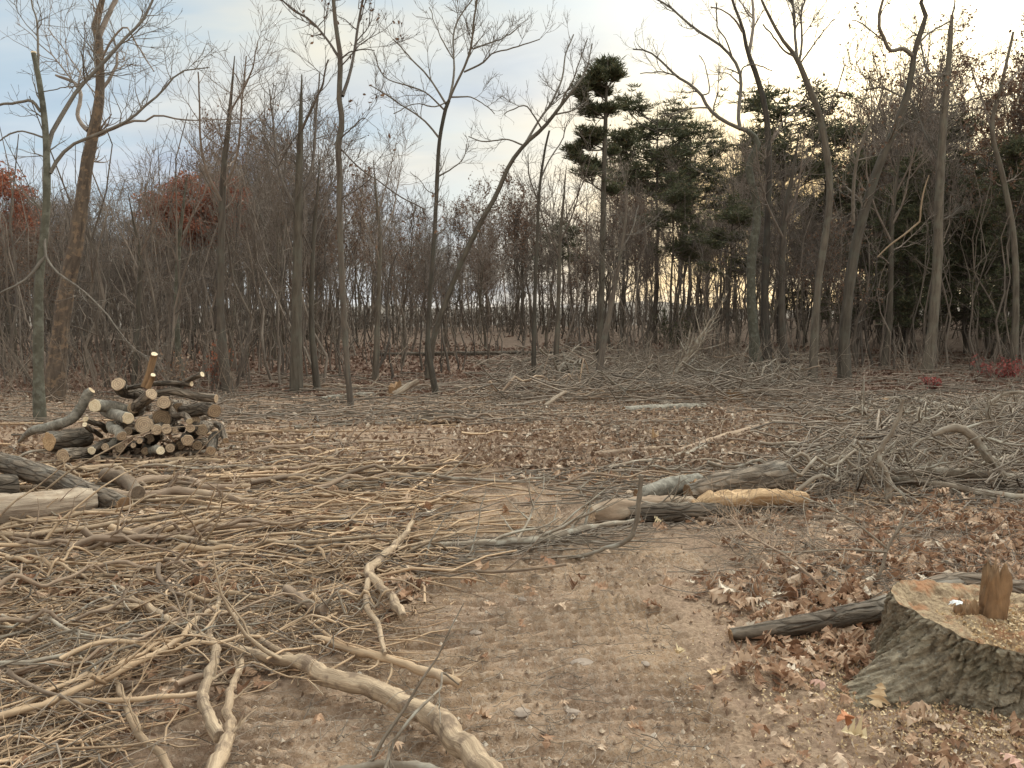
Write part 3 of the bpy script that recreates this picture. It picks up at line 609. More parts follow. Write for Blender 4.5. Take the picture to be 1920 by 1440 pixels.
# ---- the trees at the edge of the clearing, branch by branch
def basedepth(px, py):
    g = P(px, py); return g[1]*cp-(g[2]-CAM_H)*sp_, g
def hero(name, label, base, traces, tm='tree', cm='twig_grey', seed=1, twigs=(6, 34, 150), tl=(1.4, 0.7, 0.35), cut=(), tmin=0.35, S=10, up=0.12, D0=None, cat='tree', leaf=None, nleaf=0, trunk_n=1, ang=46):
    r = np.random.default_rng(seed); tk, cr, fo = MB(), MB(), MB(); D, g = basedepth(*base)
    if D0: D = D0; g = at(base[0], base[1], D); g[2] = hb(g[0], g[1])
    PP = []; RR = []
    for k, tr in enumerate(traces):
        tr = np.array(tr, float); m = D/F_PX; tr[:, 2] *= (0.87 if seed > 4 else 1.0)
        L = np.concatenate([[0], np.cumsum(np.hypot(*(tr[1:, :2]-tr[:-1, :2]).T))])*m
        sl = 0 if k < trunk_n else r.choice([-1, 1])*r.uniform(0.2, 0.55)
        pts = at(tr[:, 0], tr[:, 1], D+sl*L); rad = tr[:, 2]*m*0.5
        if k == 0: pts = np.vstack([[pts[0, 0], pts[0, 1], g[2]-0.15], pts[1:]]) if abs(tr[0, 1]-base[1]) < 30 else pts; rad = rad.copy(); rad[0] *= 1.3
        ax, R = resample(pts, rad, 30 if k < trunk_n else 16)
        if k < trunk_n: tubes(tk, ax, R, S, cap=True, rough=0.12, seed=seed+k)
        else: ax = ax+np.cumsum(r.normal(0, 0.012, ax.shape), 0)*np.linspace(0, 1, len(ax))[:, None]; tubes(cr, ax, R, 7, rough=0.08, seed=seed+k)
        a2, R2 = resample(ax, R, 30); PP.append(a2); RR.append(R2)
    PP = np.array(PP); RR = np.array(RR)
    a = twigs
    limb = (PP[trunk_n:], RR[trunk_n:]) if len(PP) > trunk_n else (PP, RR)
    b1 = branches(limb[0], limb[1], a[0]*len(limb[0]), r, tmin, 1.0, tl[0], 0.35, ang, 14, 8, up, 0.17, 0.5, rmin=0.006)
    if trunk_n and len(PP) > trunk_n:
        bt = branches(PP[:trunk_n], RR[:trunk_n], a[0], r, max(0.4, tmin), 0.97, tl[0], 0.4, 55, 14, 8, up, 0.17, 0.3, rmin=0.006); b1 = (np.concatenate([b1[0], bt[0]]), np.concatenate([b1[1], bt[1]]))
    b2 = branches(b1[0], b1[1], a[1]*len(traces), r, 0.1, 1.0, tl[1], 0.35, 42, 14, 6, up, 0.18, 0.65, rmin=0.0045)
    b3 = branches(b2[0], b2[1], a[2]*len(traces), r, 0.1, 1.0, tl[2], 0.35, 40, 14, 4, up, 0.2, 0.8, rmin=0.0035)
    for b, s in ((b1, 5), (b2, 4), (b3, 3)): tubes(cr, b[0], b[1], s)
    if nleaf:
        q = b3[0]; i = r.integers(0, len(q), nleaf); leafquads(fo, q[i, r.integers(0, 4, nleaf)]+r.normal(0, 0.02, (nleaf, 3)), r.uniform(0.05, 0.10, nleaf), r)
    o = g.copy()
    e = empty(name, tuple(o), label=label, cat=cat)
    for nm, mb, mt in (('trunk', tk, M[tm]), ('crown', cr, M[cm]), ('foliage', fo, M[leaf] if leaf else None)):
        if mb.n: mb.v = [v-o.astype(np.float32) for v in mb.v]; mb.obj(nm, mt, e, smooth=(nm != 'foliage'))
    for (px, py, w, dx, dy) in cut:      # pale sawn faces where limbs were cut
        c = at(px, py, D)-o; d = norm(np.array([dx, -0.6 if dy < 0.5 else -0.1, dy], float)); cb = MB()
        ax = np.stack([c-d*0.02, c+d*0.012]); tubes(cb, ax, np.full(2, w*0.5*D/F_PX), 12, cap=True); cb.obj('cut_face', M['endpale'], e)
    return e
hero('bare_tree', 'slim grey-green pole with a sawn-off top standing behind the log pile', (75, 795), [
  [(75, 795, 19), (72, 700, 18), (72, 600, 17), (74, 520, 15), (84, 430, 14), (88, 340, 13), (85, 240, 11), (75, 160, 10), (63, 100, 9)],
  [(71, 130, 5), (72, 90, 4), (70, 50, 4), (64, 25, 3), (57, -10, 3)], [(76, 210, 6), (62, 190, 6), (45, 189, 5), (20, 193, 5), (-30, 202, 4)],
  [(88, 300, 9), (95, 255, 8), (125, 200, 8), (150, 165, 7), (190, 125, 7), (230, 80, 6), (262, 45, 5), (285, 8, 5), (300, -30, 3)],
  [(94, 325, 7), (108, 300, 7), (135, 272, 6), (175, 255, 6), (225, 235, 5), (255, 215, 5), (300, 175, 4), (335, 140, 3), (390, 134, 2)],
  [(84, 480, 7), (60, 512, 5), (35, 532, 4), (0, 550, 3), (-40, 565, 2)], [(85, 440, 5), (85, 478, 4), (105, 510, 4), (150, 545, 3), (190, 590, 3), (225, 640, 2), (262, 675, 2)],
  [(88, 260, 4), (45, 246, 3), (20, 250, 3), (-20, 262, 2)], [(70, 175, 3), (90, 170, 2), (115, 165, 2), (140, 160, 2)]],
  tm='beech', cm='twig_grey', seed=3, twigs=(5, 20, 60), tl=(1.0, 0.6, 0.3), cut=[(63, 98, 9, 0, 1), (83, 433, 11, 0, 0.15)], tmin=0.4)
hero('bare_tree', 'tall leaning oak with rusty peeling bark and a dead twisted stub behind the log pile', (97, 752), [
  [(97, 752, 36), (108, 660, 31), (122, 560, 29), (140, 470, 26), (154, 370, 24), (168, 280, 21), (183, 210, 18), (188, 140, 15), (184, 70, 15), (178, 48, 14), (190, 10, 10), (196, -30, 9)],
  [(184, 75, 10), (192, 50, 10), (202, 25, 9), (215, 0, 9), (225, -30, 8)], [(166, 245, 9), (152, 232, 8), (144, 214, 7), (149, 190, 7), (148, 165, 7), (135, 150, 6), (120, 143, 6), (106, 138, 4)],
  [(190, 168, 7), (206, 148, 6), (216, 125, 5), (220, 107, 4)], [(174, 255, 7), (215, 240, 6), (245, 228, 5), (275, 228, 4), (295, 217, 4), (340, 228, 3), (400, 232, 2), (470, 232, 2)],
  [(186, 120, 4), (210, 75, 4), (235, 50, 3), (255, 80, 3), (285, 130, 2)], [(184, 180, 3), (160, 155, 2), (120, 100, 2), (80, 60, 2)]],
  tm='oakbark', cm='twig', seed=4, twigs=(4, 20, 70), tl=(1.6, 0.8, 0.4), tmin=0.5)
hero('bare_tree', 'thin dark wavy sapling forking high up, left of centre at the edge of the clearing', (660, 766), [
  [(660, 766, 12), (652, 700, 12), (645, 600, 13), (640, 500, 13), (637, 400, 13), (637, 330, 13), (634, 272, 13), (642, 230, 12), (636, 190, 11), (638, 110, 11), (630, 50, 9), (625, 0, 8), (622, -40, 7)],
  [(642, 180, 8), (655, 142, 7), (665, 100, 6), (675, 50, 6), (686, 0, 5), (692, -30, 4)], [(636, 108, 6), (612, 72, 5), (582, 38, 5), (552, 15, 4), (530, -10, 4)],
  [(640, 110, 4), (655, 98, 3), (668, 92, 3), (700, 85, 2)], [(636, 262, 4), (655, 245, 3), (690, 225, 2)], [(640, 280, 4), (680, 320, 3), (740, 360, 3), (800, 392, 3)]],
  tm='tree_dark', cm='twig', seed=5, twigs=(6, 28, 100), tl=(1.1, 0.6, 0.3), tmin=0.3, leaf='leaf_brown', nleaf=250)
hero('bare_tree', 'slender tree spreading a wide fan of fine branches near the middle of the clearing edge', (820, 742), [
  [(820, 742, 13), (803, 650, 10), (806, 560, 10), (814, 450, 9), (820, 330, 9), (824, 265, 8), (834, 210, 8), (842, 188, 7)],
  [(842, 188, 6), (852, 165, 5), (870, 130, 5), (883, 95, 5), (888, 50, 4), (893, -10, 4)], [(842, 188, 6), (850, 150, 5), (851, 110, 4), (850, 70, 4), (858, 40, 4), (880, 5, 3), (895, -20, 3)],
  [(836, 195, 5), (818, 165, 4), (800, 140, 4), (770, 110, 3), (740, 80, 3)], [(826, 262, 5), (798, 228, 4), (768, 208, 3), (730, 188, 3), (690, 170, 2)], [(832, 205, 4), (800, 175, 3), (760, 158, 3), (720, 140, 2), (700, 90, 2)],
  [(870, 135, 4), (905, 118, 4), (925, 100, 3), (960, 92, 3), (1010, 75, 2)], [(886, 92, 4), (920, 80, 3), (950, 68, 3), (980, 45, 2)], [(846, 182, 4), (880, 182, 3), (910, 195, 2), (930, 215, 2)],
  [(823, 330, 4), (845, 318, 3), (870, 300, 2), (880, 270, 2)], [(850, 110, 3), (830, 80, 3), (815, 55, 2), (800, 20, 2)], [(840, 190, 3), (815, 200, 3), (780, 195, 2), (740, 210, 2)]],
  tm='tree', cm='twig_grey', seed=6, twigs=(5, 22, 80), tl=(0.9, 0.5, 0.28), tmin=0.2, ang=38)
hero('bare_tree', 'leaning tree bending up and right into sparse branches just left of the tall lone pine', (803, 712), [
  [(803, 712, 13), (812, 640, 12), (838, 560, 12), (868, 485, 11), (900, 420, 11), (932, 362, 10), (955, 310, 9), (985, 270, 9), (1020, 238, 8), (1050, 200, 7), (1078, 165, 6)],
  [(1078, 165, 5), (1095, 140, 4), (1108, 112, 3), (1115, 85, 2)], [(985, 270, 6), (1008, 230, 5), (1035, 190, 5), (1055, 145, 4), (1062, 100, 3), (1078, 60, 3)], [(1050, 200, 5), (1062, 172, 4), (1075, 150, 3), (1100, 70, 2)],
  [(980, 272, 4), (950, 262, 3), (910, 268, 3), (880, 262, 2)], [(1015, 240, 4), (1000, 215, 3), (985, 200, 3), (950, 215, 2)], [(1040, 215, 4), (1080, 205, 3), (1100, 190, 2)]],
  tm='tree', cm='twig_grey', seed=7, twigs=(5, 22, 80), tl=(0.9, 0.5, 0.28), tmin=0.25)
hero('bare_tree', 'thin upright sapling branching between the leaning tree and the lone pine', (1000, 690), [
  [(1000, 690, 9), (1003, 560, 8), (1008, 430, 7), (1012, 350, 6), (1022, 280, 5), (1030, 245, 4)], [(1012, 340, 4), (1030, 300, 3), (1050, 265, 3), (1065, 220, 2)], [(1010, 380, 4), (990, 330, 3), (985, 290, 2)]],
  seed=8, twigs=(5, 20, 60), tl=(0.9, 0.5, 0.25), D0=21)
hero('bare_tree', 'dark trunk leaning right at the foot of the tall lone pine', (1118, 728), [
  [(1118, 728, 17), (1126, 680, 15), (1132, 640, 14), (1143, 590, 12), (1152, 540, 10), (1163, 480, 8), (1172, 420, 6), (1176, 360, 4)], [(1152, 540, 4), (1140, 500, 3), (1120, 470, 2)], [(1165, 470, 4), (1185, 430, 3), (1200, 380, 2)]],
  tm='tree_dark', seed=9, twigs=(5, 20, 50), tl=(0.9, 0.5, 0.25))
hero('bare_tree', 'crooked pale trunk with an elbow and long twisting limbs reaching up left', (1420, 705), [
  [(1420, 705, 24), (1413, 620, 21), (1408, 540, 19), (1410, 470, 19), (1419, 420, 17), (1416, 370, 15), (1404, 312, 14), (1421, 268, 13), (1401, 245, 11)],
  [(1401, 245, 10), (1378, 237, 8), (1350, 222, 8), (1328, 202, 7), (1318, 180, 7), (1298, 160, 6), (1272, 143, 6), (1258, 130, 5), (1220, 96, 4), (1190, 90, 3)],
  [(1388, 243, 8), (1384, 215, 8), (1388, 175, 8), (1388, 140, 7), (1375, 110, 7), (1350, 82, 6), (1312, 57, 6), (1285, 35, 5), (1255, 8, 5), (1225, -8, 4)],
  [(1328, 202, 4), (1300, 202, 3), (1270, 208, 3), (1240, 215, 2)], [(1372, 105, 4), (1362, 75, 3), (1348, 45, 3), (1350, 0, 3)], [(1388, 145, 4), (1395, 125, 3), (1420, 120, 3), (1450, 128, 2)], [(1318, 178, 3), (1330, 170, 3), (1322, 120, 2), (1310, 100, 2)], [(1272, 143, 3), (1240, 135, 3), (1200, 140, 2)]],
  tm='beech', cm='twig_grey', seed=10, twigs=(4, 20, 70), tl=(1.2, 0.6, 0.3), tmin=0.25)
hero('bare_tree', 'straight dark tree just right of the crooked pale trunk, forking near the top', (1440, 700), [
  [(1440, 700, 18), (1434, 560, 16), (1438, 450, 14), (1441, 350, 13), (1440, 260, 13), (1434, 200, 12), (1418, 140, 11), (1402, 98, 9), (1392, 50, 7), (1380, 20, 6), (1370, -10, 5)],
  [(1404, 102, 8), (1411, 60, 7), (1413, 20, 6), (1411, -20, 5)], [(1392, 60, 5), (1378, 38, 4), (1360, 22, 3), (1330, 10, 3)], [(1440, 280, 5), (1455, 250, 4), (1480, 215, 3), (1520, 190, 2)], [(1438, 300, 4), (1415, 280, 3), (1390, 290, 2)]],
  tm='tree_dark', cm='twig', seed=12, twigs=(5, 22, 70), tl=(1.1, 0.6, 0.3))
hero('bare_tree', 'grey trunk curving left and splitting into a tall spray, right of the broad dark pine', (1523, 722), [
  [(1523, 722, 17), (1528, 620, 16), (1535, 520, 15), (1551, 420, 15), (1556, 350, 15), (1547, 268, 14), (1533, 205, 13), (1515, 160, 12), (1497, 115, 11), (1488, 100, 9), (1465, 72, 7), (1445, 35, 6), (1430, 5, 5), (1420, -20, 4)],
  [(1495, 118, 7), (1491, 70, 6), (1488, 20, 6), (1486, -20, 5)], [(1498, 118, 6), (1503, 80, 5), (1500, 30, 4), (1508, -10, 4)], [(1488, 105, 5), (1470, 95, 4), (1440, 60, 3), (1425, 45, 3)], [(1500, 120, 4), (1530, 75, 3), (1560, 40, 2)], [(1540, 230, 4), (1565, 180, 3), (1580, 120, 2)]],
  tm='tree', cm='twig_grey', seed=13, twigs=(5, 22, 70), tl=(1.0, 0.6, 0.3))
hero('bare_tree', 'thick forked tree leaning right with a big sideways limb high up, right of centre', (1584, 716), [
  [(1584, 716, 25), (1583, 640, 23), (1590, 560, 22), (1603, 470, 21), (1622, 390, 20), (1648, 310, 18), (1672, 255, 17), (1696, 195, 15), (1708, 145, 13), (1714, 100, 12), (1728, 55, 11), (1736, 28, 9), (1727, 5, 8), (1735, -20, 7)],
  [(1711, 104, 10), (1693, 92, 9), (1668, 97, 8), (1655, 75, 7), (1646, 55, 7), (1647, 25, 6), (1654, -5, 5)], [(1716, 90, 5), (1740, 65, 4), (1770, 45, 4), (1785, 35, 3)], [(1700, 185, 4), (1650, 165, 4), (1615, 170, 3)], [(1600, 420, 8), (1600, 350, 7), (1610, 280, 6), (1640, 210, 5), (1655, 160, 3)], [(1708, 150, 4), (1740, 138, 4), (1770, 142, 3)], [(1655, 75, 3), (1620, 50, 3), (1590, 40, 2)]],
  tm='tree', cm='twig_grey', seed=14, twigs=(5, 22, 70), tl=(1.1, 0.6, 0.3), leaf='leaf_brown', nleaf=700)
hero('bare_tree', 'tall straight trunk with a snapped-off top at the right of the clearing', (1738, 700), [
  [(1738, 700, 21), (1750, 600, 20), (1757, 500, 20), (1760, 400, 19), (1765, 290, 17), (1772, 190, 14), (1780, 100, 11), (1785, 28, 7)],
  [(1770, 142, 5), (1740, 138, 4), (1722, 65, 4), (1700, 70, 2)], [(1764, 200, 4), (1800, 195, 3), (1850, 180, 2), (1900, 185, 2)], [(1782, 40, 3), (1790, 10, 3), (1788, -20, 2)], [(1760, 300, 5), (1735, 250, 4), (1720, 200, 3), (1700, 160, 2)]],
  tm='tree', cm='twig_grey', seed=15, twigs=(5, 20, 60), tl=(1.1, 0.6, 0.3))
hero('bare_tree', 'grey trunk rising behind the broad brush at the right margin', (1900, 690), [
  [(1900, 690, 14), (1905, 560, 13), (1900, 440, 12), (1880, 330, 11), (1860, 240, 9), (1880, 150, 7), (1900, 60, 5)], [(1862, 250, 5), (1840, 180, 4), (1820, 120, 3)], [(1875, 170, 4), (1920, 120, 3), (1960, 60, 3)]],
  cm='twig', seed=16, twigs=(7, 32, 120), tl=(1.4, 0.7, 0.35), D0=22, leaf='leaf_brown', nleaf=2600)
for q, (x0, y0, w, xm, xt, yt, lab, tm_) in enumerate([(430, 742, 17, 418, 440, 105, 'dark ridged trunk rising behind the right end of the log pile', 'tree_dark'), (556, 738, 22, 560, 566, 140, 'stout grey trunk left of the thin wavy sapling', 'tree'), (596, 735, 11, 588, 600, 300, 'thin trunk between the stout grey trunk and the wavy sapling', 'tree'), (703, 716, 11, 712, 700, 300, 'slim grey trunk just right of the wavy sapling', 'tree'), (1040, 700, 10, 1050, 1062, 310, 'slim trunk left of the dark leaning one', 'tree'), (1655, 688, 12, 1672, 1690, 250, 'slim trunk between the thick forked tree and the snapped trunk', 'tree'), (1478, 700, 14, 1470, 1500, 240, 'dark trunk between the straight dark tree and the grey curving one', 'tree_dark'), (250, 735, 9, 262, 240, 360, 'thin trunk directly behind the top of the log pile', 'tree'), (342, 730, 11, 335, 350, 330, 'thin straight trunk behind the right half of the log pile', 'beech')]):
    hero('bare_tree', lab, (x0, y0), [[(x0, y0, w*1.15), (xm-4, 600, w), (xm, (600+yt)/2, w*0.8), ((xm+xt)/2, (600+yt)/4+yt*0.5, w*0.55), (xt, yt, w*0.12)], [(xm, (600+yt)/2, w*0.4), (xm+25, (600+yt)/2-60, w*0.3), (xm+40, yt, w*0.15)], [(xm, (600+yt)/2+30, w*0.4), (xm-35, (600+yt)/2-50, w*0.3), (xm-50, yt+30, w*0.15)], [((xm+xt)/2, yt+110, w*0.3), (xt+30, yt+30, w*0.2), (xt+45, yt-30, w*0.12)]], tm=tm_, cm='twig', seed=30+q, twigs=(7, 30, 90), tl=(1.5, 0.8, 0.4))
# tall lone pine, clump by clump
def lone_pine():
    r = np.random.default_rng(21); D = 24.0; tk, cr, fo = MB(), MB(), MB(); m = D/F_PX
    tr = np.array([(1121, 690, 13), (1126, 600, 12), (1130, 450, 11), (1132, 350, 10), (1134, 270, 9), (1136, 210, 7), (1137, 160, 5), (1140, 112, 3)], float)
    pts = at(tr[:, 0], tr[:, 1], D); g = pts[0].copy(); g[2] = hb(g[0], g[1]); pts[0] = g-[0, 0, 0.1]
    ax, R = resample(pts, tr[:, 2]*m*0.5, 30); tubes(tk, ax, R, 9, rough=0.1)
    for (px, py, rx, ry, n, oy) in [(1140, 118, 14, 16, 80, 150), (1122, 140, 20, 13, 110, 165), (1150, 152, 22, 12, 110, 175), (1108, 162, 22, 11, 110, 185), (1130, 172, 22, 11, 100, 190), (1158, 140, 12, 14, 60, 165), (1086, 198, 20, 11, 120, 222), (1106, 205, 20, 9, 90, 222), (1128, 196, 18, 10, 70, 215), (1150, 208, 16, 8, 60, 225), (1110, 243, 26, 13, 140, 268), (1092, 262, 16, 9, 70, 280), (1128, 258, 15, 9, 70, 280), (1062, 292, 18, 10, 90, 318), (1088, 302, 20, 8, 80, 320), (1118, 320, 18, 9, 60, 335), (1148, 288, 12, 7, 30, 300), (1100, 345, 20, 9, 60, 360), (1150, 350, 18, 8, 50, 365)]:
        o = at(np.interp(oy, tr[::-1, 1], tr[::-1, 0]), oy, D); c = at(px, py, D+r.uniform(-0.5, 0.5)); rad = np.array([rx*m*1.2, rx*m, ry*m*1.15])*r.uniform(0.8, 1.35, 3); c = c+r.normal(0, 0.14, 3)
        clump_fill(cr, fo, o, c, rad, r, 0.03, int(n*1.0), ln=0.24, w=0.022, nsub=14)
    ns = branches(ax[None], R[None], 26, r, 0.2, 0.6, 0.9, 0.4, 80, 12, 5, 0, 0.15, 0.2, rmin=0.006); tubes(cr, ns[0], ns[1], 3)
    e = empty('pine_tree', tuple(g), label='tall lone pine with ragged dark green clumps standing above the wood', cat='tree')
    for nm, mb, mt in (('trunk', tk, M['tree']), ('crown', cr, M['tree_dark']), ('foliage', fo, M['needle'])):
        mb.v = [v-g.astype(np.float32) for v in mb.v]; mb.obj(nm, mt, e, smooth=nm != 'foliage')
lone_pine()
# split pale limb hanging at the right
def hung():
    mb = MB(); D = 20
    tr = [(1645, 482, 2.5), (1668, 460, 3), (1698, 438, 3.5), (1721, 418, 4), (1725, 412, 3.6), (1727, 385, 3.4), (1733, 355, 3), (1742, 328, 1.5)]
    a = np.array(tr, float); ax, R = resample(at(a[:, 0], a[:, 1], D), a[:, 2]*D/F_PX*0.5, 16); o = ax[0].copy()
    mb.v = []; tubes(mb, ax-o, R, 6, cap=True)
    mb.obj('broken_branch', M['tan'], label='pale broken branch hanging bent in the trees left of the snapped trunk', cat='branch').location = tuple(o)
hung()
# ------------------------------------------------------------------ the big stump at the front right
def seat(mb, o): mb.v = [v-np.asarray(o, np.float32) for v in mb.v]
def big_stump():
    c = P(1868, 1268); c = np.array([c[0]+0.02, c[1]+0.0, 0.0]); c[2] = hb(c[0], c[1])
    e = empty('tree_stump', tuple(c), label='big knobbly-barked oak stump with a chewed orange top at the lower right', cat='stump')
    na, nh = 560, 150; th = np.linspace(0, 2*np.pi, na, endpoint=False); u = np.linspace(0, 1, nh)
    T, U = np.meshgrid(th, u)
    rim = 0.285+0.018*fbm(np.cos(th)*6+3, np.sin(th)*6, 14, 3)+0.05*np.cos(th-2.7)-0.035*sst(0.2, 0.9, np.cos(th-R_(275)))+0.03*vn(np.cos(th)*1.7+4, np.sin(th)*1.7, 4)+0.012*fbm(np.cos(th)*9, np.sin(th)*9, 6, 3)
    flare = 0.10+0.46*np.exp(-((np.angle(np.exp(1j*(T-R_(200))))/0.30)**2))+0.12*np.exp(-((np.angle(np.exp(1j*(T-R_(262))))/0.35)**2))+0.16*np.exp(-((np.angle(np.exp(1j*(T-R_(40))))/0.4)**2))+0.13*np.exp(-((np.angle(np.exp(1j*(T-R_(120))))/0.35)**2))
    Rr = 0.45*(1+0.05*np.cos(2*T+1)+0.05*vn(np.cos(T)*1.8+5, np.sin(T)*1.8, 8))+flare*(1-U)**1.9
    z = -0.06+U*(rim[None]+0.06)
    ct, st_ = np.cos(T), np.sin(T)
    ridg = np.abs(fbm(ct*5+10, st_*5+z*7, 71, 4)); kn = fbm(ct*13+3+z*6, st_*13+z*26, 73, 4)
    cell = np.abs(fbm(ct*9+40-z*5, st_*9+z*17, 101, 2)); pit = sst(0.0, 0.16, cell)
    fis = np.abs(fbm(ct*16+20+0.5*kn, st_*16+z*5, 111, 3)); Rr = Rr+(0.035*(ridg-0.25)+0.026*(pit-0.6)+0.022*(sst(0.0, 0.22, fis)-0.6)+0.018*kn+0.014*fbm(ct*34+z*20, st_*34+z*80, 79, 3))*sst(1.001, 0.95, U)
    V = np.stack([Rr*ct, Rr*st_*0.8, z], -1); mb = MB(); i = np.arange(nh-1)[:, None]*na; j = np.arange(na)[None]; j2 = (j+1) % na
    mb.add(V, np.stack([i+j, i+j2, i+na+j2, i+na+j], -1)); mb.obj('bark', M['stumpbark'], e)
    # sawn and torn top
    tr = np.linspace(1.0, 0.0, 40); tb = MB(); TT, QQ = np.meshgrid(th, tr)
    x = Rr[-1][None]*np.cos(TT)*QQ; y = Rr[-1][None]*np.sin(TT)*QQ
    zt = rim[None]*QQ**3+(0.242)*(1-QQ**3)+(0.05*fbm(x*7, y*3, 81, 4)+0.024*fbm(x*40, y*16, 83, 3))*np.clip((1-QQ)*9, 0, 1)
    V = np.stack([x*0.999, y*0.8*0.999, zt], -1); n2 = len(tr); i = np.arange(n2-1)[:, None]*na
    tb.add(V, np.stack([i+j, i+j2, i+na+j2, i+na+j], -1)); tb.obj('cut_face', M['stumptop'], e)
    # upright torn hinge pieces
    def slab(nm, x, y, w, d, h, mat, seed, lean=(0, 0)):
        s = MB(); na_, nh_ = 28, 26; t = np.linspace(0, 2*np.pi, na_, endpoint=False); uu = np.linspace(0, 1, nh_); A, B = np.meshgrid(t, uu)
        sq = (np.abs(np.cos(A))**3.2+np.abs(np.sin(A))**3.2)**(-1/3.2)
        pr = 1-0.10*B-0.25*sst(0.85, 1.0, B); ht = h*(0.9+0.8*fbm(np.cos(A)*2.6+seed, np.sin(A)*2.6, seed, 3))
        X = w/2*sq*np.cos(A)*pr*(1+0.55*fbm(np.cos(A)*2.5+seed, B*3, seed, 4)); Y = d/2*sq*np.sin(A)*pr*(1+0.35*fbm(np.sin(A)*2+seed, B*3, seed+3, 3)); Z = 0.20+ht*B
        X = X+lean[0]*B; Y = Y+lean[1]*B; ring = np.stack([X+x, Y+y, Z], -1); i = np.arange(nh_-1)[:, None]*na_; j = np.arange(na_)[None]; j2 = (j+1) % na_
        cen = ring[-1].mean(0)-[0, 0, 0.02]; V = np.concatenate([ring.reshape(-1, 3), [cen]]); Tt = np.stack([(nh_-1)*na_+j[0], (nh_-1)*na_+j2[0], 0*j[0]+nh_*na_], -1)
        s.add(V, np.stack([i+j, i+j2, i+na_+j2, i+na_+j], -1), Tt); return s.obj('splinter', M[mat], e, label=nm)
    slab('dark brown upright hinge of torn wood', -0.03, 0.04, 0.125, 0.12, 0.30, 'rust', 3, (0.015, 0.0))
    slab('low ragged brown torn piece beside the tall one', -0.11, 0.06, 0.10, 0.07, 0.12, 'rust', 5, (-0.02, 0))
    slab('small pale upright splinter', 0.035, -0.17, 0.028, 0.05, 0.145, 'split', 9)
    # sawdust, on the top and on the ground round it
    r = np.random.default_rng(3); n = 2600; a = r.uniform(0, 6.28, n); q = np.sqrt(r.random(n))*0.37
    cx, cy = q*np.cos(a), q*np.sin(a); cz = 0.242+0.03*fbm(cx*7, cy*3, 81, 4)+0.014
    cb = MB(); leafquads(cb, np.stack([cx, cy*0.8, cz], -1), r.uniform(0.006, 0.02, n), r, 0.1, 0.5)
    cb.obj('sawdust', M['chips'], e, smooth=False, kind='stuff')
    n = 9000; a = r.normal(R_(235), 1.0, n); q = 0.45+np.abs(r.normal(0, 0.42, n)); x, y = c[0]+q*np.cos(a), c[1]+q*np.sin(a)
    cb = MB(); leafquads(cb, np.stack([x, y, hb(x, y)+0.012+0.01*r.random(n)], -1), r.uniform(0.005, 0.018, n), r, 0.1, 0.5)
    cb.obj('wood_chips', M['chips'], smooth=False, label='scatter of pale sawdust and chips around the big stump', cat='sawdust', kind='stuff')
    return c
SC_ = big_stump()

# ------------------------------------------------------------------ logs
def log(label, pts, rads, mat='logbark', endm='end', ends=(0,), K=24, S=22, rough=0.14, group=None, name='log', cat='log', seed=0, extra=None):
    ax, R = resample(pts, rads, K); o = ax[0].copy(); e = empty(name, tuple(o), label=label, cat=cat, group=group)
    mb = MB(); T, U, Vv = tubes(mb, ax-o, R, S, rough=rough, seed=seed)
    X = mb.v[0].reshape(K, S, 3)
    if extra: extra(mb, ax-o, R)
    mb.obj('bark', M[mat], e)
    r = np.random.default_rng(seed+5)
    for ei in (0, 1):
        k = -1 if ei else 0; ring = X[k].astype(float); cen = ring.mean(0); rs = np.array([0, 0.35, 0.7, 0.93, 1.0]); d = (T[0, k] if ei else -T[0, k])
        V = cen+(ring-cen)[None]*rs[:, None, None]+d*(0.004-0.006*(rs[:, None, None] == 1))+d*0.004*vn(rs[:, None, None]*5+seed, np.arange(S)[None, :, None]*0.5, seed)
        pl = np.stack([(V-cen)@U[0, k], (V-cen)@Vv[0, k], np.full(V.shape[:2], seed*0.37)*0], -1)
        cb = MB(); i = np.arange(len(rs)-1)[:, None]*S; j = np.arange(S)[None]; j2 = (j+1) % S; Q = np.stack([i+j, i+S+j, i+S+j2, i+j2], -1).reshape(-1, 4)
        cb.add(V, Q if ei == 0 else Q[:, ::-1], None, pl); cb.obj('cut_end', M[endm if ei in ends else 'rust'], e, smooth=False)
    return e
def plog(label, px, py, r, tx, ty, dD, D=9.0, mat='logbark', endm='end', bend=0.03, **kw):
    a = at(px, py, D); b = at(tx, ty, D+dD); rad = r*D/F_PX; n = int(kw.pop('seed', 0)); q = np.random.default_rng(n+900)
    m1 = a*0.66+b*0.34+q.normal(0, bend, 3)*0.6; m2 = a*0.33+b*0.67+q.normal(0, bend, 3)
    for p_ in (b, m1, m2):
        g = hb(p_[0], p_[1])+rad*0.7
        if p_[2] < g: p_[2] = g
    log(label, [a, m1, m2, b], [rad, rad*0.98, rad*0.97, rad*0.92], mat, endm, seed=n, **kw)
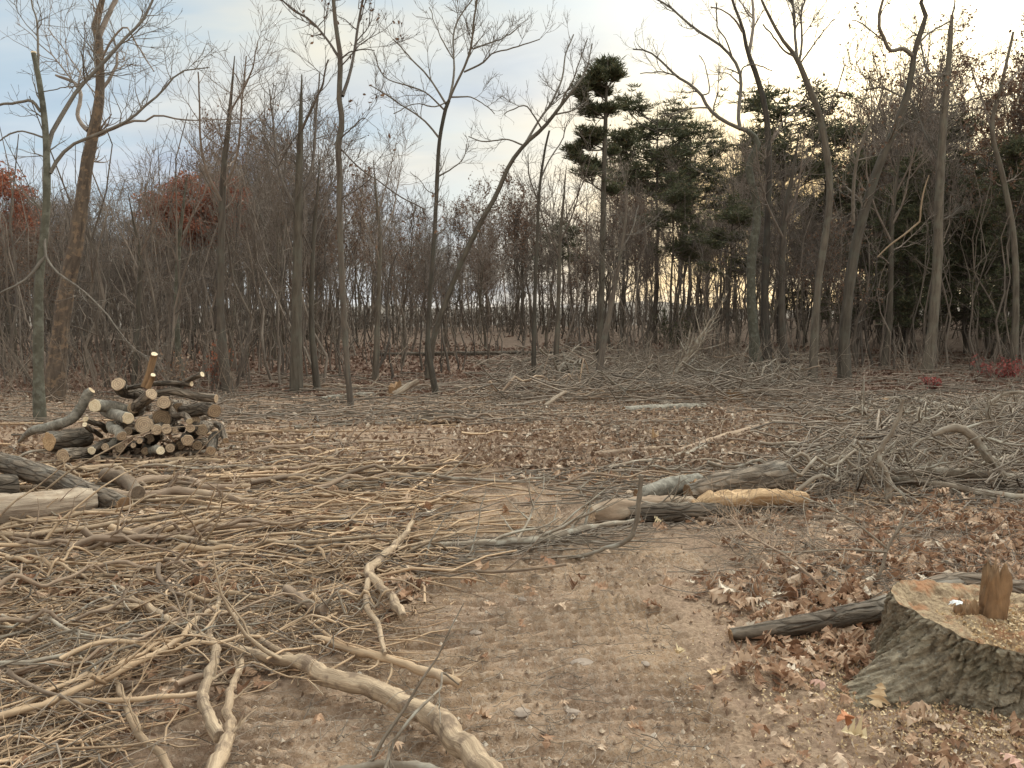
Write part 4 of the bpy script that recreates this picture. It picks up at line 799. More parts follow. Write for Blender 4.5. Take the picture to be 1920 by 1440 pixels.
PILE = [ # px, py, r, tail px, py, depth to tail, bark, end, D, label
 (221, 720, 12.5, 262, 752, 0.9, 'logbark', 'end', 8.95, 'log with a dark knot in its sawn face at the top left of the pile'),
 (178, 761, 12, 262, 770, 1.0, 'birch', 'endpale', 8.8, 'log with a large pale sawn face at the left shoulder of the pile'),
 (240, 784, 10.5, 190, 763, 0.9, 'birch', 'endpale', 8.5, 'silver-barked log poking forward from the left middle of the pile'),
 (270, 796, 16, 300, 788, 1.2, 'logbark', 'end', 8.7, 'thickest dark-faced log in the middle of the pile'),
 (303, 785, 17, 330, 775, 1.1, 'logbark', 'end', 8.95, 'thick log with a shaded brown face, heart of the pile'),
 (294, 806, 10, 300, 800, 1.0, 'logbark', 'end', 8.65, 'left one of the two touching round ends under the thick middle log'),
 (312, 805, 9.5, 325, 800, 1.0, 'logbark', 'end', 8.62, 'right one of the two touching round ends under the thick middle log'),
 (328, 807, 6, 340, 800, 0.8, 'logbark', 'end', 8.7, 'small log end right of the two touching ones'),
 (307, 754, 12.5, 330, 760, 1.0, 'logbark', 'end', 8.85, 'log end tucked under the crossing log at the top of the pile'),
 (284, 739, 11, 250, 775, 0.5, 'logbark', 'end', 8.75, 'log leaning up with its round end at the top middle of the pile'),
 (405, 747, 8, 296, 738, 0.15, 'logbark', 'end', 8.85, 'long dark log lying across the top of the pile, pale end at its right'),
 (402, 771, 13, 330, 764, 0.45, 'logbark', 'end', 8.8, 'thick log whose brown face looks out at the upper right of the pile'),
 (362, 786, 12, 380, 780, 1.0, 'logbark', 'end', 9.05, 'shaded log deep in the right of the pile'),
 (228, 818, 9.5, 207, 797, 0.4, 'birch', 'end', 8.5, 'short grey log sloping down at the lower left of the pile'),
 (351, 826, 10.5, 355, 815, 1.0, 'logbark', 'end', 8.55, 'log with a cracked pale face low at the right middle of the pile'),
 (301, 845, 8, 275, 838, 0.5, 'birch', 'endpale', 8.5, 'silver log on the ground in front of the pile'),
 (319, 840, 9, 330, 838, 0.8, 'logbark', 'end', 8.7, 'brown log end on the ground behind the silver one'),
 (172, 845, 7.5, 215, 826, 0.6, 'logbark', 'endpale', 8.5, 'thin log with a bright end at the lower left of the pile'),
 (197, 838, 7, 225, 825, 0.5, 'birch', 'end', 8.6, 'small grey log beside the thin bright-ended one'),
 (395, 845, 9, 405, 815, 0.5, 'logbark', 'end', 8.6, 'log standing steeply at the lower right of the pile'),
 (423, 826, 6, 405, 795, 0.4, 'logbark', 'end', 8.7, 'thin log leaning at the right end of the pile'),
 (379, 702, 5, 330, 726, 0.2, 'logbark', 'endpale', 8.85, 'thin crooked log sticking up at the top right of the pile'),
 (359, 720, 5, 240, 728, 0.2, 'logbark', 'endpale', 8.95, 'knotty thin log lying along the top of the pile'),
 (160, 786, 5.5, 200, 808, 0.5, 'logbark', 'endpale', 8.6, 'small bright end at the left of the pile'),
 (159, 796, 4.5, 190, 818, 0.6, 'logbark', 'endpale', 8.55, 'smallest bright end just below its twin at the left of the pile'),
 (355, 790, 6, 320, 765, 0.4, 'logbark', 'endpale', 8.6, 'branch log with a bright end in the right of the pile'),
 (357, 803, 8, 370, 797, 0.7, 'logbark', 'end', 8.65, 'orange-faced log below the bright branch end in the right of the pile'),
 (181, 860, 8, 240, 858, 0.5, 'logbark', 'end', 8.5, 'dull log end low in front of the left of the pile'),
 (262, 827, 5.5, 275, 820, 0.7, 'logbark', 'end', 8.55, 'small end in the shadow low in the middle of the pile'),
 (250, 835, 5, 262, 830, 0.7, 'logbark', 'end', 8.6, 'small end left of the shadowed one low in the pile'),
 (240, 808, 8, 270, 800, 0.9, 'logbark', 'end', 8.9, 'shaded end in the left middle of the pile'),
 (370, 835, 9, 385, 828, 0.8, 'logbark', 'end', 8.85, 'dark log low behind the cracked-faced one'),
 (280, 822, 9, 300, 818, 1.0, 'logbark', 'end', 8.95, 'dark log packed behind the small low ends'),
 (338, 835, 8, 345, 826, 1.0, 'logbark', 'end', 8.9, 'dark log packed low in the right middle of the pile'),
 (378, 806, 11, 392, 800, 1.0, 'logbark', 'end', 8.95, 'dark log packed in the right end of the pile'),
 (210, 800, 10, 245, 795, 1.0, 'logbark', 'end', 9.0, 'dark log packed in the left end of the pile'),
 (335, 765, 10, 350, 762, 1.0, 'logbark', 'end', 9.1, 'dark log packed under the long crossing log'),
 (250, 765, 11, 275, 762, 1.0, 'logbark', 'end', 9.1, 'dark log packed behind the leaning one at the top'),
 (225, 840, 9, 250, 834, 0.9, 'logbark', 'end', 8.8, 'dark log packed low at the left of the pile'),
 (272, 846, 7, 290, 840, 0.8, 'logbark', 'end', 8.75, 'dark log packed on the ground in the middle of the pile'),
]
for i, (px, py, rr, tx, ty, dD, mt, em, D, lab) in enumerate(PILE):
    plog(lab, px, py, rr, tx, ty, dD, D, mt, em, seed=i+1, group='logs of the cut wood pile', ends=(0,))
log('knobbly upright stub with a pale sawn top on the crest of the pile', [at(272, 726, 8.9), at(280, 700, 8.9), at(287, 672, 8.9), at(289, 664, 8.88)], [0.045, 0.038, 0.036, 0.036], 'rust', 'endpale', ends=(1,), seed=60, group='logs of the cut wood pile')
log('short second stub leaning beside the upright one on the pile', [at(277, 728, 8.85), at(284, 712, 8.84), at(287, 703, 8.8)], [0.03, 0.028, 0.028], 'rust', 'endpale', ends=(1,), seed=61, group='logs of the cut wood pile')
log('grey curved log running from the left ground up to a sawn tip at the pile', [P(36, 828, 0.05), at(60, 808, 9.0), at(95, 800, 9.0), at(130, 788, 8.95), at(150, 768, 8.95), at(165, 738, 8.95), at(172, 732, 8.95)], [0.02, 0.045, 0.055, 0.058, 0.055, 0.05, 0.042], 'birch', 'endpale', ends=(1,), seed=62, K=34)
log('thick log with a broad orange torn face at the left foot of the pile', [at(92, 828, 8.6), at(115, 826, 8.75), at(160, 820, 9.1)], [0.10, 0.125, 0.12], 'logbark', 'split', ends=(0,), seed=63)
log('half-hidden brown log end on the ground left of the pile', [at(118, 855, 8.2), at(150, 853, 8.5), at(200, 850, 8.9)], [0.075, 0.08, 0.075], 'logbark', 'end', ends=(0,), seed=64)
# logs at the left edge
log('dark curved log slanting down from the left edge in front of the pile', [P(-150, 842, 0.42), P(-20, 862, 0.32), P(60, 885, 0.25), P(120, 905, 0.19), P(185, 930, 0.12), P(232, 950, 0.07)], [0.075, 0.085, 0.09, 0.088, 0.085, 0.08], 'logbark', 'rust', ends=(1,), seed=65, K=40, S=28)
log('thick pale weathered log with an orange scar at the left edge', [P(-190, 985, 0.15), P(-30, 965, 0.14), P(70, 953, 0.13), P(170, 940, 0.10)], [0.135, 0.13, 0.125, 0.10], 'logpale', 'rust', ends=(1,), seed=66, K=40, S=30, rough=0.18)
log('brown log lying behind the pale one at the left edge', [P(-160, 925, 0.16), P(-40, 918, 0.15), P(28, 914, 0.13)], [0.13, 0.13, 0.12], 'logbark', 'end', ends=(1,), seed=67)
log('small grey log between the dark and the pale logs at the left', [P(20, 922, 0.06), P(70, 918, 0.06), P(120, 915, 0.05)], [0.045, 0.045, 0.04], 'logred', 'split', ends=(1,), seed=68)
# broken log right of the track
log('broken log end with a round brown face beside the track', [P(1108, 965, 0.075), P(1150, 958, 0.085), P(1210, 952, 0.08), P(1300, 948, 0.06)], [0.075, 0.10, 0.09, 0.07], 'logred', 'end', seed=70, S=26, rough=0.28)
log('grey smooth log lying behind the split orange plank', [P(1195, 930, 0.10), P(1250, 915, 0.14), P(1310, 905, 0.15)], [0.06, 0.085, 0.09], 'birch', 'rust', ends=(1,), seed=71, S=24)
log('thick mossy dark log section right of the track with an orange rim', [P(1290, 925, 0.14), P(1350, 912, 0.18), P(1420, 900, 0.20), P(1470, 893, 0.21)], [0.08, 0.12, 0.14, 0.145], 'logbark', 'split', ends=(1,), seed=72, S=28, K=30)
log('torn rust-brown knot where the log beside the track snapped', [P(1300, 922, 0.08), P(1310, 915, 0.16), P(1300, 908, 0.22)], [0.09, 0.075, 0.03], 'rust', 'rust', seed=73, rough=0.5)
def plank():
    a, b = P(1297, 945, 0.10), P(1515, 935, 0.12); r = np.random.default_rng(8); n = 50; mb = MB(); u = np.linspace(0, 1, n); c = a+(b-a)*u[:, None]; c[:, 2] += 0.03*np.sin(u*3.1)
    w = 0.15*(1-0.9*sst(0.12, 0.0, u))*(1-0.75*sst(0.93, 1.0, u)); na = 16; t = np.linspace(0, 2*np.pi, na, endpoint=False)
    q = np.sign(np.sin(t))*np.abs(np.sin(t))**0.7; d = norm(b-a); s = np.array([-d[1], d[0], 0]); V = c[:, None]+s*(np.cos(t)[None]*w[:, None]*(1+0.3*fbm(u[:, None]*9, t[None]*0.6, 3, 3)))[..., None]+np.array([0, -0.5, 1.0])*(q[None]*w[:, None]*0.45*(1+0.9*fbm(u[:, None]*14, t[None]*2.0, 5, 3)))[..., None]
    V = V-a; K_ = np.stack([np.cos(t)[None]*w[:, None], np.sin(t)[None]*w[:, None]*0.4, (u*1.6)[:, None]+0*t[None]], -1)
    i = np.arange(n-1)[:, None]*na; j = np.arange(na)[None]; j2 = (j+1) % na; mb.add(V, np.stack([i+j, i+j2, i+na+j2, i+na+j], -1), None, K_)
    mb.obj('split_plank', M['split'], label='bright orange splintered slab of wood lying on the broken log right of the track', cat='wood slab').location = tuple(a)
plank()
log('rotten greyish underside log beneath the split orange slab', [P(1150, 962, 0.06), P(1260, 962, 0.07), P(1380, 955, 0.06), P(1500, 942, 0.05)], [0.07, 0.085, 0.07, 0.035], 'logbark', 'rust', seed=74, K=34, rough=0.25)
# log behind the big stump
log('long dark lichen-spotted log running behind the big stump', [P(1370, 1190, 0.045), P(1440, 1182, 0.055), P(1540, 1165, 0.07), P(1640, 1145, 0.09), P(1720, 1120, 0.10), P(1800, 1105, 0.10)], [0.028, 0.042, 0.05, 0.058, 0.062, 0.06], 'logbark', 'rust', ends=(), seed=75, K=40, S=24)
log('grey log end poking out behind the torn hinge of the big stump', [P(1730, 1105, 0.07), P(1800, 1092, 0.09), P(1880, 1100, 0.08), P(1990, 1118, 0.05)], [0.05, 0.06, 0.055, 0.05], 'logbark', 'split', ends=(0,), seed=76)
# middle distance logs
for i, (a, b, r_, mt, em, en, lab) in enumerate([
 ((1060, 757), (1140, 752), 8, 'logred', 'end', (1,), 'short reddish log lying alone left of the long grey one in the middle distance'),
 ((1170, 776), (1322, 768), 8, 'birch', 'end', (1,), 'long grey log with a cut knot in the middle distance'),
 ((1262, 770), (1240, 762), 7, 'logbark', 'split', (1,), 'small orange-faced chunk against the long grey middle log'),
 ((792, 798), (868, 793), 6, 'logbark', 'end', (1,), 'log with a long slanting pale saw cut in the middle distance'),
 ((770, 786), (930, 775), 5, 'logbark', 'end', (1,), 'thin dark log lying behind the slanting cut one'),
 ((738, 745), (784, 715), 6, 'logpale', 'split', (0,), 'pale broken log propped up beside the torn root left of centre'),
 ((1195, 722), (1222, 680), 6, 'logred', 'rust', (), 'propped brown log sticking up out of the grey brush heap'),
 ((600, 752), (700, 742), 5, 'birch', 'endpale', (1,), 'pale log lying at the foot of the thin wavy sapling'),
 ((1020, 765), (1060, 735), 4, 'logpale', 'endpale', (1,), 'short pale log leaning up in the middle distance'),
 ((1400, 760), (1560, 772), 5, 'logbark', 'end', (0,), 'thin log in the leaves right of the far stump'),
 ((1100, 862), (1290, 845), 8, 'brown', 'end', (), 'long brown log lying in the litter behind the split orange slab'),
 ((1270, 855), (1440, 800), 8, 'brown', 'end', (), 'lichen-flecked log pointing away to the right from behind the slab'),
 ((1540, 880), (1400, 868), 6, 'brown', 'end', (), 'brown log half sunk in the leaves left of the grey brush pile'),
 ((700, 668), (1060, 664), 4, 'logbark', 'rust', (), 'long dark log lying on the floor of the wood'),
 ((1480, 668), (1720, 672), 4, 'logbark', 'rust', (), 'dark log lying on the leafy wood floor at the right')]):
    A = P(*a, 0.0); B = P(*b, 0.0) if abs(a[1]-b[1]) < 26 or i in (11,) else None
    D, _ = basedepth(*a); rad = r_*D/F_PX
    if B is None: B = at(b[0], b[1], D+0.3)
    else: B[2] += rad*0.7
    A[2] += rad*0.7; Mi = (A+B)/2+np.array([0, 0, 0.01]); 
    log(lab, [A, Mi, B], [rad, rad*1.05, rad*0.85], mt, em, ends=en, seed=80+i, rough=0.2)
def small_stump(label, px, py, r_, h_, mat='rust', seed=0, jag=0.2):
    D, g = basedepth(px, py); m = D/F_PX; e = empty('tree_stump', tuple(g), label=label, cat='stump'); na, nh = 40, 16
    t = np.linspace(0, 2*np.pi, na, endpoint=False); u = np.linspace(0, 1, nh); T, U = np.meshgrid(t, u)
    rr = r_*m*(1+0.35*(1-U)**2+0.25*fbm(np.cos(T)*2+seed, np.sin(T)*2+U, seed, 3)); hh = h_*m*(1+jag*2*fbm(np.cos(T)*1.3+seed, np.sin(T)*1.3, seed+1, 3))
    V = np.stack([rr*np.cos(T), rr*np.sin(T), U*hh-0.03], -1); mb = MB(); i = np.arange(nh-1)[:, None]*na; j = np.arange(na)[None]; j2 = (j+1) % na
    mb.add(V, np.stack([i+j, i+j2, i+na+j2, i+na+j], -1)); mb.obj('bark', M[mat], e)
    cb = MB(); c = V[-1].mean(0)-[0, 0, 0.01]; cb.add(np.concatenate([V[-1], [c]]), None, np.stack([j[0], j2[0], 0*j[0]+na], -1)); cb.obj('cut_face', M['end' if mat != 'rust' else 'rust'], e)
small_stump('rusty broken stump standing in the litter right of the long grey middle log', 1374, 752, 15, 26, 'rust', 1, 0.3)
small_stump('low dark stump at the left end of the grey brush pile on the right', 1650, 762, 22, 15, 'rust', 2, 0.3)
small_stump('torn orange-brown root left of centre at the edge of the wood', 742, 742, 14, 22, 'rust', 3, 0.4)
small_stump('pair of pale sawn stems showing through the shoots in the middle of the clearing edge', 1005, 705, 9, 14, 'birch', 4, 0.1)
small_stump('upright wedge of pale split wood in the litter above the orange slab', 1228, 832, 7, 24, 'split', 5, 0.5)

# ------------------------------------------------------------------ branches traced on the ground
def ground_branch(label, tr, mat='grey', lift=0.0, twig=0, seed=0, tm=None, arch=0.0, S=10, name='fallen_branch', group=None, tlen=0.4, tup=0.02, subs=()):
    r = np.random.default_rng(seed+400)
    if np.mean([t[0] for t in tr]) < 900 and np.mean([t[1] for t in tr]) > 1000 and seed not in (8, 13, 14, 17): lift += 0.035
    dep = [None]
    def lay(tr_, lf, ar):
        tr_ = np.array(tr_, float); g = P(tr_[:, 0], tr_[:, 1]); D = g[:, 1]*cp-(g[:, 2]-CAM_H)*sp_
        if tr_.shape[1] > 3 and tr_[:, 3].max() > 0.2:      # stands clear of the ground: keep it at the depth of its foot
            k = int(tr_[:, 3].argmin()); D = D[k]*np.ones(len(D)) if dep[0] is None else dep[0]*np.ones(len(D)); dep[0] = D[0]; rad = tr_[:, 2]*D/F_PX*0.5
            p = at(tr_[:, 0], tr_[:, 1], D); p[:, 2] = np.maximum(p[:, 2], hb(p[:, 0], p[:, 1])+rad*0.7); return p, rad
        rad = tr_[:, 2]*D/F_PX*0.5; u = np.linspace(0, 1, len(tr_)); lf = tr_[:, 3] if tr_.shape[1] > 3 else lf+ar*np.sin(np.pi*u)
        return P(tr_[:, 0], tr_[:, 1], rad*0.85+0.006+lf), rad
    mb = MB(); pts, rad = lay(tr, lift, arch); K_ = max(14, len(tr)*7); ax, R = resample(pts, rad, K_); ax[1:-1] += r.normal(0, 1, (K_-2, 3))*R[1:-1, None]*0.05; ax = ax+np.stack([vn(np.arange(K_)*0.35, np.arange(K_)*0+q_, seed) for q_ in (1, 5, 9)], -1)*R.mean()*0.7
    for _ in range(max(2, K_//9)): R = R*(1+r.uniform(0.04, 0.16)*np.exp(-((np.arange(K_)-r.uniform(0, K_))/1.1)**2))
    tubes(mb, ax, R, S, cap=True, rough=0.15, seed=seed)
    PP = [resample(ax, R, 24)]
    for s_ in subs:
        p2, r2 = lay(s_, lift+0.01, 0); a2, q2 = resample(p2, r2, max(10, len(s_)*4)); tubes(mb, a2, q2, 7, cap=True, rough=0.1, seed=seed+7); PP.append(resample(a2, q2, 24))
    if twig:
        A = np.array([p[0] for p in PP]); B = np.array([p[1] for p in PP])
        b = branches(A, B, twig, r, 0.25, 1, tlen, 0.4, 42, 14, 7, tup, 0.16, 0.5, rmin=0.002); c = branches(b[0], b[1], twig*3, r, 0.1, 1, tlen*0.5, 0.4, 42, 14, 5, tup, 0.16, 0.7, rmin=0.0016)
        for q in (b, c):
            X = q[0]; X[..., 2] = np.maximum(X[..., 2], hb(X[..., 0], X[..., 1])+0.006+0*X[..., 2]); tubes(mb, X, q[1], 4)
    o = ax[0].copy(); seat(mb, o); ob = mb.obj(name, M[mat], label=label, cat='branch', group=group); ob.location = tuple(o); return ob
GB = ground_branch
GB('thick pale stripped branch sweeping from the bottom edge up to the left with purple twigs', [(950, 1480, 50), (905, 1438, 46), (855, 1392, 42), (830, 1358, 44), (795, 1340, 38), (758, 1322, 34), (700, 1290, 32), (650, 1282, 29), (602, 1262, 28), (573, 1243, 26), (530, 1238, 19), (480, 1227, 17), (440, 1217, 16), (400, 1207, 13), (370, 1195, 14), (330, 1172, 13), (290, 1146, 13), (255, 1128, 11), (215, 1095, 8), (180, 1055, 6), (145, 1012, 4)],
   'tanbig', 0.0, 8, 1, S=20, tlen=0.45, subs=[[(265, 1136, 8), (215, 1131, 6), (165, 1108, 6), (125, 1060, 5), (103, 1022, 3)], [(262, 1138, 7), (190, 1138, 5), (130, 1128, 4), (50, 1115, 3), (0, 1100, 2)], [(575, 1245, 13), (545, 1232, 12), (490, 1200, 11), (440, 1155, 9), (415, 1125, 7)], [(835, 1352, 18), (830, 1335, 14)]])
GB('pale shredded branch rising from the bottom edge, splitting above a torn joint', [(395, 1470, 30), (408, 1425, 28), (425, 1385, 24), (432, 1355, 18), (428, 1330, 15), (433, 1295, 14), (445, 1265, 12), (456, 1238, 9)], 'tanbig', 0.015, 4, 2, S=16, tlen=0.2)
GB('smooth brown branch bending upward left of the shredded pale one', [(412, 1382, 22), (395, 1350, 21), (382, 1320, 20), (388, 1280, 19), (398, 1245, 17), (404, 1215, 15), (392, 1190, 12), (400, 1160, 9), (412, 1118, 8)], 'tanbig', 0.03, 6, 3, S=14, tlen=0.25)
GB('long brown stick curving down to the bottom edge left of the shredded branch', [(325, 1460, 15), (300, 1415, 14), (272, 1390, 13), (253, 1365, 13), (238, 1330, 11), (224, 1295, 10), (214, 1262, 8), (200, 1222, 5)], 'tan', 0.005, 4, 4, tlen=0.2)
GB('long pale stick arching across the left foreground', [(-40, 1352, 12), (0, 1342, 12), (60, 1328, 11), (110, 1308, 12), (160, 1286, 12), (230, 1256, 12), (300, 1222, 11), (345, 1190, 11), (360, 1168, 9), (400, 1138, 9)], 'tan', 0.06, 6, 5, tlen=0.3)
GB('straight pale stick lying level in the left foreground', [(-30, 1347, 10), (80, 1322, 10), (150, 1315, 10), (222, 1312, 9), (300, 1307, 9), (382, 1298, 8)], 'tan', 0.04, 2, 6)
GB('dark stick slanting into the left foreground pile', [(-30, 1215, 10), (20, 1262, 8), (70, 1290, 7), (130, 1312, 5), (180, 1330, 3)], 'brown', 0.07, 3, 7)
GB('thick grey stick half buried in the left foreground heap', [(140, 1312, 20), (180, 1302, 19), (230, 1288, 16), (262, 1280, 8)], 'brown', 0.0, 0, 8)
GB('pale broken limb ending in the track beside the big stripped branch', [(590, 1196, 12), (625, 1206, 14), (690, 1227, 16), (740, 1240, 14), (785, 1254, 17), (830, 1268, 18), (864, 1283, 15)], 'tan', 0.0, 6, 9, tlen=0.35, subs=[[(690, 1227, 8), (665, 1215, 7), (620, 1195, 6), (560, 1150, 5)]])
GB('bent branch with an orange torn tip at the left edge of the track', [(755, 1158, 14), (744, 1135, 16), (722, 1108, 16), (700, 1088, 18), (690, 1070, 18), (712, 1050, 16), (735, 1028, 14), (757, 1005, 11), (772, 980, 8)], 'tanbig', 0.03, 7, 10, S=14, tlen=0.3, subs=[[(690, 1088, 12), (686, 1120, 11), (690, 1145, 11), (708, 1168, 10), (714, 1195, 10), (722, 1225, 7)], [(745, 1030, 7), (790, 1018, 6), (840, 1005, 5), (880, 990, 3)]])
GB('short stubby chunk of brown branch among the sticks left of the track', [(540, 1106, 16), (570, 1128, 19), (606, 1148, 18)], 'brown', 0.02, 0, 11, S=14, name='wood_chunk')
GB('pale flat splinter of bark beside the stubby chunk', [(588, 1168, 7), (612, 1160, 9), (632, 1150, 5)], 'tan', 0.01, 0, 12, name='wood_splinter')
GB('long smooth branch lying right across the track', [(560, 1066, 4), (640, 1052, 7), (700, 1040, 9), (780, 1030, 11), (860, 1020, 13), (940, 1018, 15), (1010, 1012, 15), (1055, 1002, 15), (1105, 990, 12), (1180, 978, 9), (1260, 962, 6), (1330, 950, 4)], 'grey', 0.01, 12, 13, S=12, tlen=0.9, tup=0.0)
GB('thin forked branch across the track below the smooth one', [(560, 1092, 5), (660, 1075, 6), (760, 1062, 7), (850, 1055, 7), (920, 1042, 6), (990, 1030, 5), (1060, 1012, 3)], 'grey', 0.005, 9, 14, tlen=0.6, tup=0.0)
GB('grey branch curving down onto the bare soil right of the track centre', [(1202, 890, 9, 0.30), (1200, 930, 9, 0.24), (1194, 975, 9, 0.12), (1186, 1002, 9, 0.04), (1165, 1020, 8, 0.01), (1130, 1030, 7, 0.01), (1092, 1045, 6, 0), (1060, 1075, 4, 0), (1028, 1100, 3, 0)], 'grey', 0, 6, 15, tlen=0.25)
GB('long level stick in the leaves right of the track', [(1298, 972, 9), (1350, 978, 10), (1405, 980, 10), (1460, 974, 9), (1540, 970, 8), (1640, 976, 6), (1700, 985, 4)], 'brown', 0.005, 8, 16)
GB('mottled grey branch entering at the bottom edge', [(600, 1455, 9), (650, 1442, 13), (720, 1434, 16), (790, 1438, 17), (850, 1452, 14), (900, 1475, 10)], 'grey', 0.01, 2, 17, S=14)
GB('thin looping twig over the thick pale branch', [(860, 1283, 3, 0.05), (830, 1262, 4, 0.12), (826, 1290, 4, 0.16), (790, 1325, 5, 0.18), (755, 1365, 5, 0.15), (735, 1400, 6, 0.08), (722, 1445, 6, 0.03)], 'grey', 0, 8, 18, tlen=0.3)
GB('arched lichen-grey limb in the brush pile on the right', [(1560, 810, 9, 0.0), (1610, 800, 12, 0.1), (1660, 792, 14, 0.22), (1700, 797, 14, 0.28), (1740, 812, 13, 0.24), (1775, 822, 11, 0.12)], 'grey', 0, 10, 20, S=12, tlen=0.6)
GB('thick grey limb bending down to the right through the brush pile', [(1745, 815, 9, 0.15), (1790, 805, 14, 0.25), (1820, 818, 17, 0.26), (1850, 850, 17, 0.18), (1880, 890, 14, 0.08), (1900, 925, 10, 0.02)], 'grey', 0, 8, 21, S=12, tlen=0.6)
GB('twisted double stem standing up in the front of the brush pile', [(1694, 750, 5, 0.65), (1685, 780, 7, 0.52), (1672, 808, 8, 0.40), (1655, 835, 9, 0.3), (1648, 860, 10, 0.2), (1662, 890, 12, 0.1), (1668, 925, 13, 0.03), (1662, 950, 9, 0.0)], 'grey', 0, 8, 22, tlen=0.45, subs=[[(1672, 812, 6, 0.38), (1640, 855, 6, 0.2), (1632, 880, 5, 0.1), (1650, 915, 5, 0.02)]])
GB('long straight grey pole along the foot of the brush pile', [(1540, 890, 8, 0.05), (1640, 893, 10, 0.08), (1740, 905, 11, 0.09), (1840, 922, 11, 0.07), (1980, 935, 10, 0.04)], 'grey', 0, 8, 23)
GB('upper long pole in the brush pile, running level to the right edge', [(1600, 880, 10, 0.15), (1700, 882, 14, 0.17), (1800, 885, 14, 0.16), (1930, 895, 12, 0.1)], 'grey', 0, 10, 24, S=12)
GB('forked grey stick at the left tip of the brush pile', [(1542, 882, 9, 0.02), (1575, 868, 10, 0.06), (1620, 858, 10, 0.1), (1665, 850, 8, 0.1), (1720, 846, 5, 0.1)], 'grey', 0, 6, 25, subs=[[(1544, 882, 7, 0.02), (1580, 896, 7, 0.03), (1620, 905, 5, 0.03)]])
GB('long branch leaning back over the top of the brush pile', [(1640, 752, 9, 0.0), (1700, 748, 10, 0.08), (1760, 760, 9, 0.1), (1830, 775, 8, 0.08), (1900, 790, 6, 0.03)], 'grey', 0, 12, 26, tlen=0.7)
GB('curved branch rising at the far right of the brush pile', [(1900, 830, 10, 0.1), (1870, 800, 9, 0.3), (1850, 770, 8, 0.45), (1880, 740, 6, 0.6), (1940, 735, 5, 0.65)], 'grey', 0, 10, 27, tlen=0.6)
GB('leaning dead top slanting up to the left out of the grey brush heap', [(1240, 730, 9, 0.0), (1265, 700, 8, 0.35), (1295, 660, 7, 0.9), (1318, 625, 5, 1.35), (1332, 600, 3, 1.7)], 'grey', 0, 16, 28, tlen=0.9, tup=0.1)
GB('pale twiggy branch upright in the leaves above the big stump', [(1640, 1100, 6, 0.0), (1655, 1060, 6, 0.10), (1665, 1025, 6, 0.22), (1685, 990, 5, 0.3), (1700, 955, 4, 0.36)], 'grey', 0, 26, 29, tlen=0.55, tup=0.05, subs=[[(1665, 1030, 5, 0.2), (1610, 985, 4, 0.28), (1560, 955, 4, 0.3), (1500, 930, 3, 0.3)], [(1662, 1035, 4, 0.2), (1580, 1030, 3, 0.2), (1480, 1035, 3, 0.16), (1390, 1020, 2, 0.14)]])
GB('thin dark branch fanning over the leaves left of the big stump', [(1560, 1120, 4, 0.01), (1520, 1080, 4, 0.12), (1470, 1040, 4, 0.18), (1400, 1000, 3, 0.2), (1370, 965, 2, 0.2)], 'brown', 0, 26, 30, tlen=0.45, tup=0.04)
GB('crooked branch in the litter above the broken log', [(1110, 880, 5, 0.0), (1160, 872, 6, 0.02), (1230, 862, 8, 0.03), (1290, 850, 9, 0.03), (1330, 835, 8, 0.03)], 'grey', 0, 8, 31)
GB('forked grey branch over the broken log beside the track', [(1158, 975, 10, 0.0), (1156, 950, 11, 0.12), (1172, 938, 9, 0.2), (1195, 940, 7, 0.22), (1240, 948, 8, 0.18), (1290, 945, 7, 0.12)], 'grey', 0, 8, 32, tlen=0.3)
GB('tan torn bit of wood at the near end of the split slab', [(1298, 940, 9, 0.08), (1312, 955, 10, 0.03), (1330, 968, 8, 0.0)], 'split', 0, 0, 33, name='wood_splinter')
GB('reddish stick pair left of the log pile front', [(250, 905, 16), (330, 898, 14), (400, 915, 12), (470, 912, 9)], 'brown', 0.05, 3, 34, S=14)
GB('long brown pole running right from the dark curved log', [(205, 925, 24), (260, 930, 18), (330, 922, 16), (420, 932, 14), (520, 950, 9)], 'brown', 0.05, 4, 35, S=14)
GB('rusty thick limb leaning in front of the log pile', [(200, 890, 24), (235, 905, 24), (262, 928, 20)], 'logred', 0.08, 0, 36, S=14)
GB('long pale pole lying just in front of the log pile', [(60, 895, 8), (150, 880, 12), (260, 872, 11), (340, 862, 10), (470, 868, 7)], 'tan', 0.04, 5, 37)

# individual sticks that make up the mats, then the countless rest
def sticks(mb, c, phi, L, rad, lift, r, K=8, S=5, bend=0.10, bumps=0.012, arch=0.02):
    n = len(c); u = np.linspace(-0.5, 0.5, K)[None]; d = np.stack([np.cos(phi), np.sin(phi)], -1); s = np.stack([-d[:, 1], d[:, 0]], -1)
    off = (r.normal(0, bend, (n, 1))*(u**2*4-0.35)+r.normal(0, bend*0.35, (n, 1))*np.sin(u*6.3*1.6+r.uniform(0, 6, (n, 1))))*L[:, None]*0.5
    off = off+np.cumsum(r.normal(0, 0.009, (n, K)), 1)*L[:, None]
    x = c[:, :1]+d[:, :1]*u*L[:, None]+s[:, :1]*off; y = c[:, 1:2]+d[:, 1:]*u*L[:, None]+s[:, 1:]*off
    z = hb(x, y)+rad[:, None]+lift[:, None]*(1+r.normal(0, 0.35, (n, K)))+bumps*r.random((n, K))+r.normal(0, 1, (n, 1))*arch*(u)
    z = np.maximum(z, hb(x, y)+rad[:, None]*0.6); R = rad[:, None]*(1-0.55*(u+0.5))*np.ones((n, K)); 
    X = np.stack([x, y, z], -1)
    if mb is not None: tubes(mb, X, R, S)
    return X, R
def pick(n, x0, x1, y0, y1, r, prob=None):
    px = r.uniform(x0, x1, n*4); py = r.uniform(y0, y1, n*4)
    if prob is not None: k = r.random(n*4) < prob(px, py); px, py = px[k], py[k]
    return px[:n], py[:n]
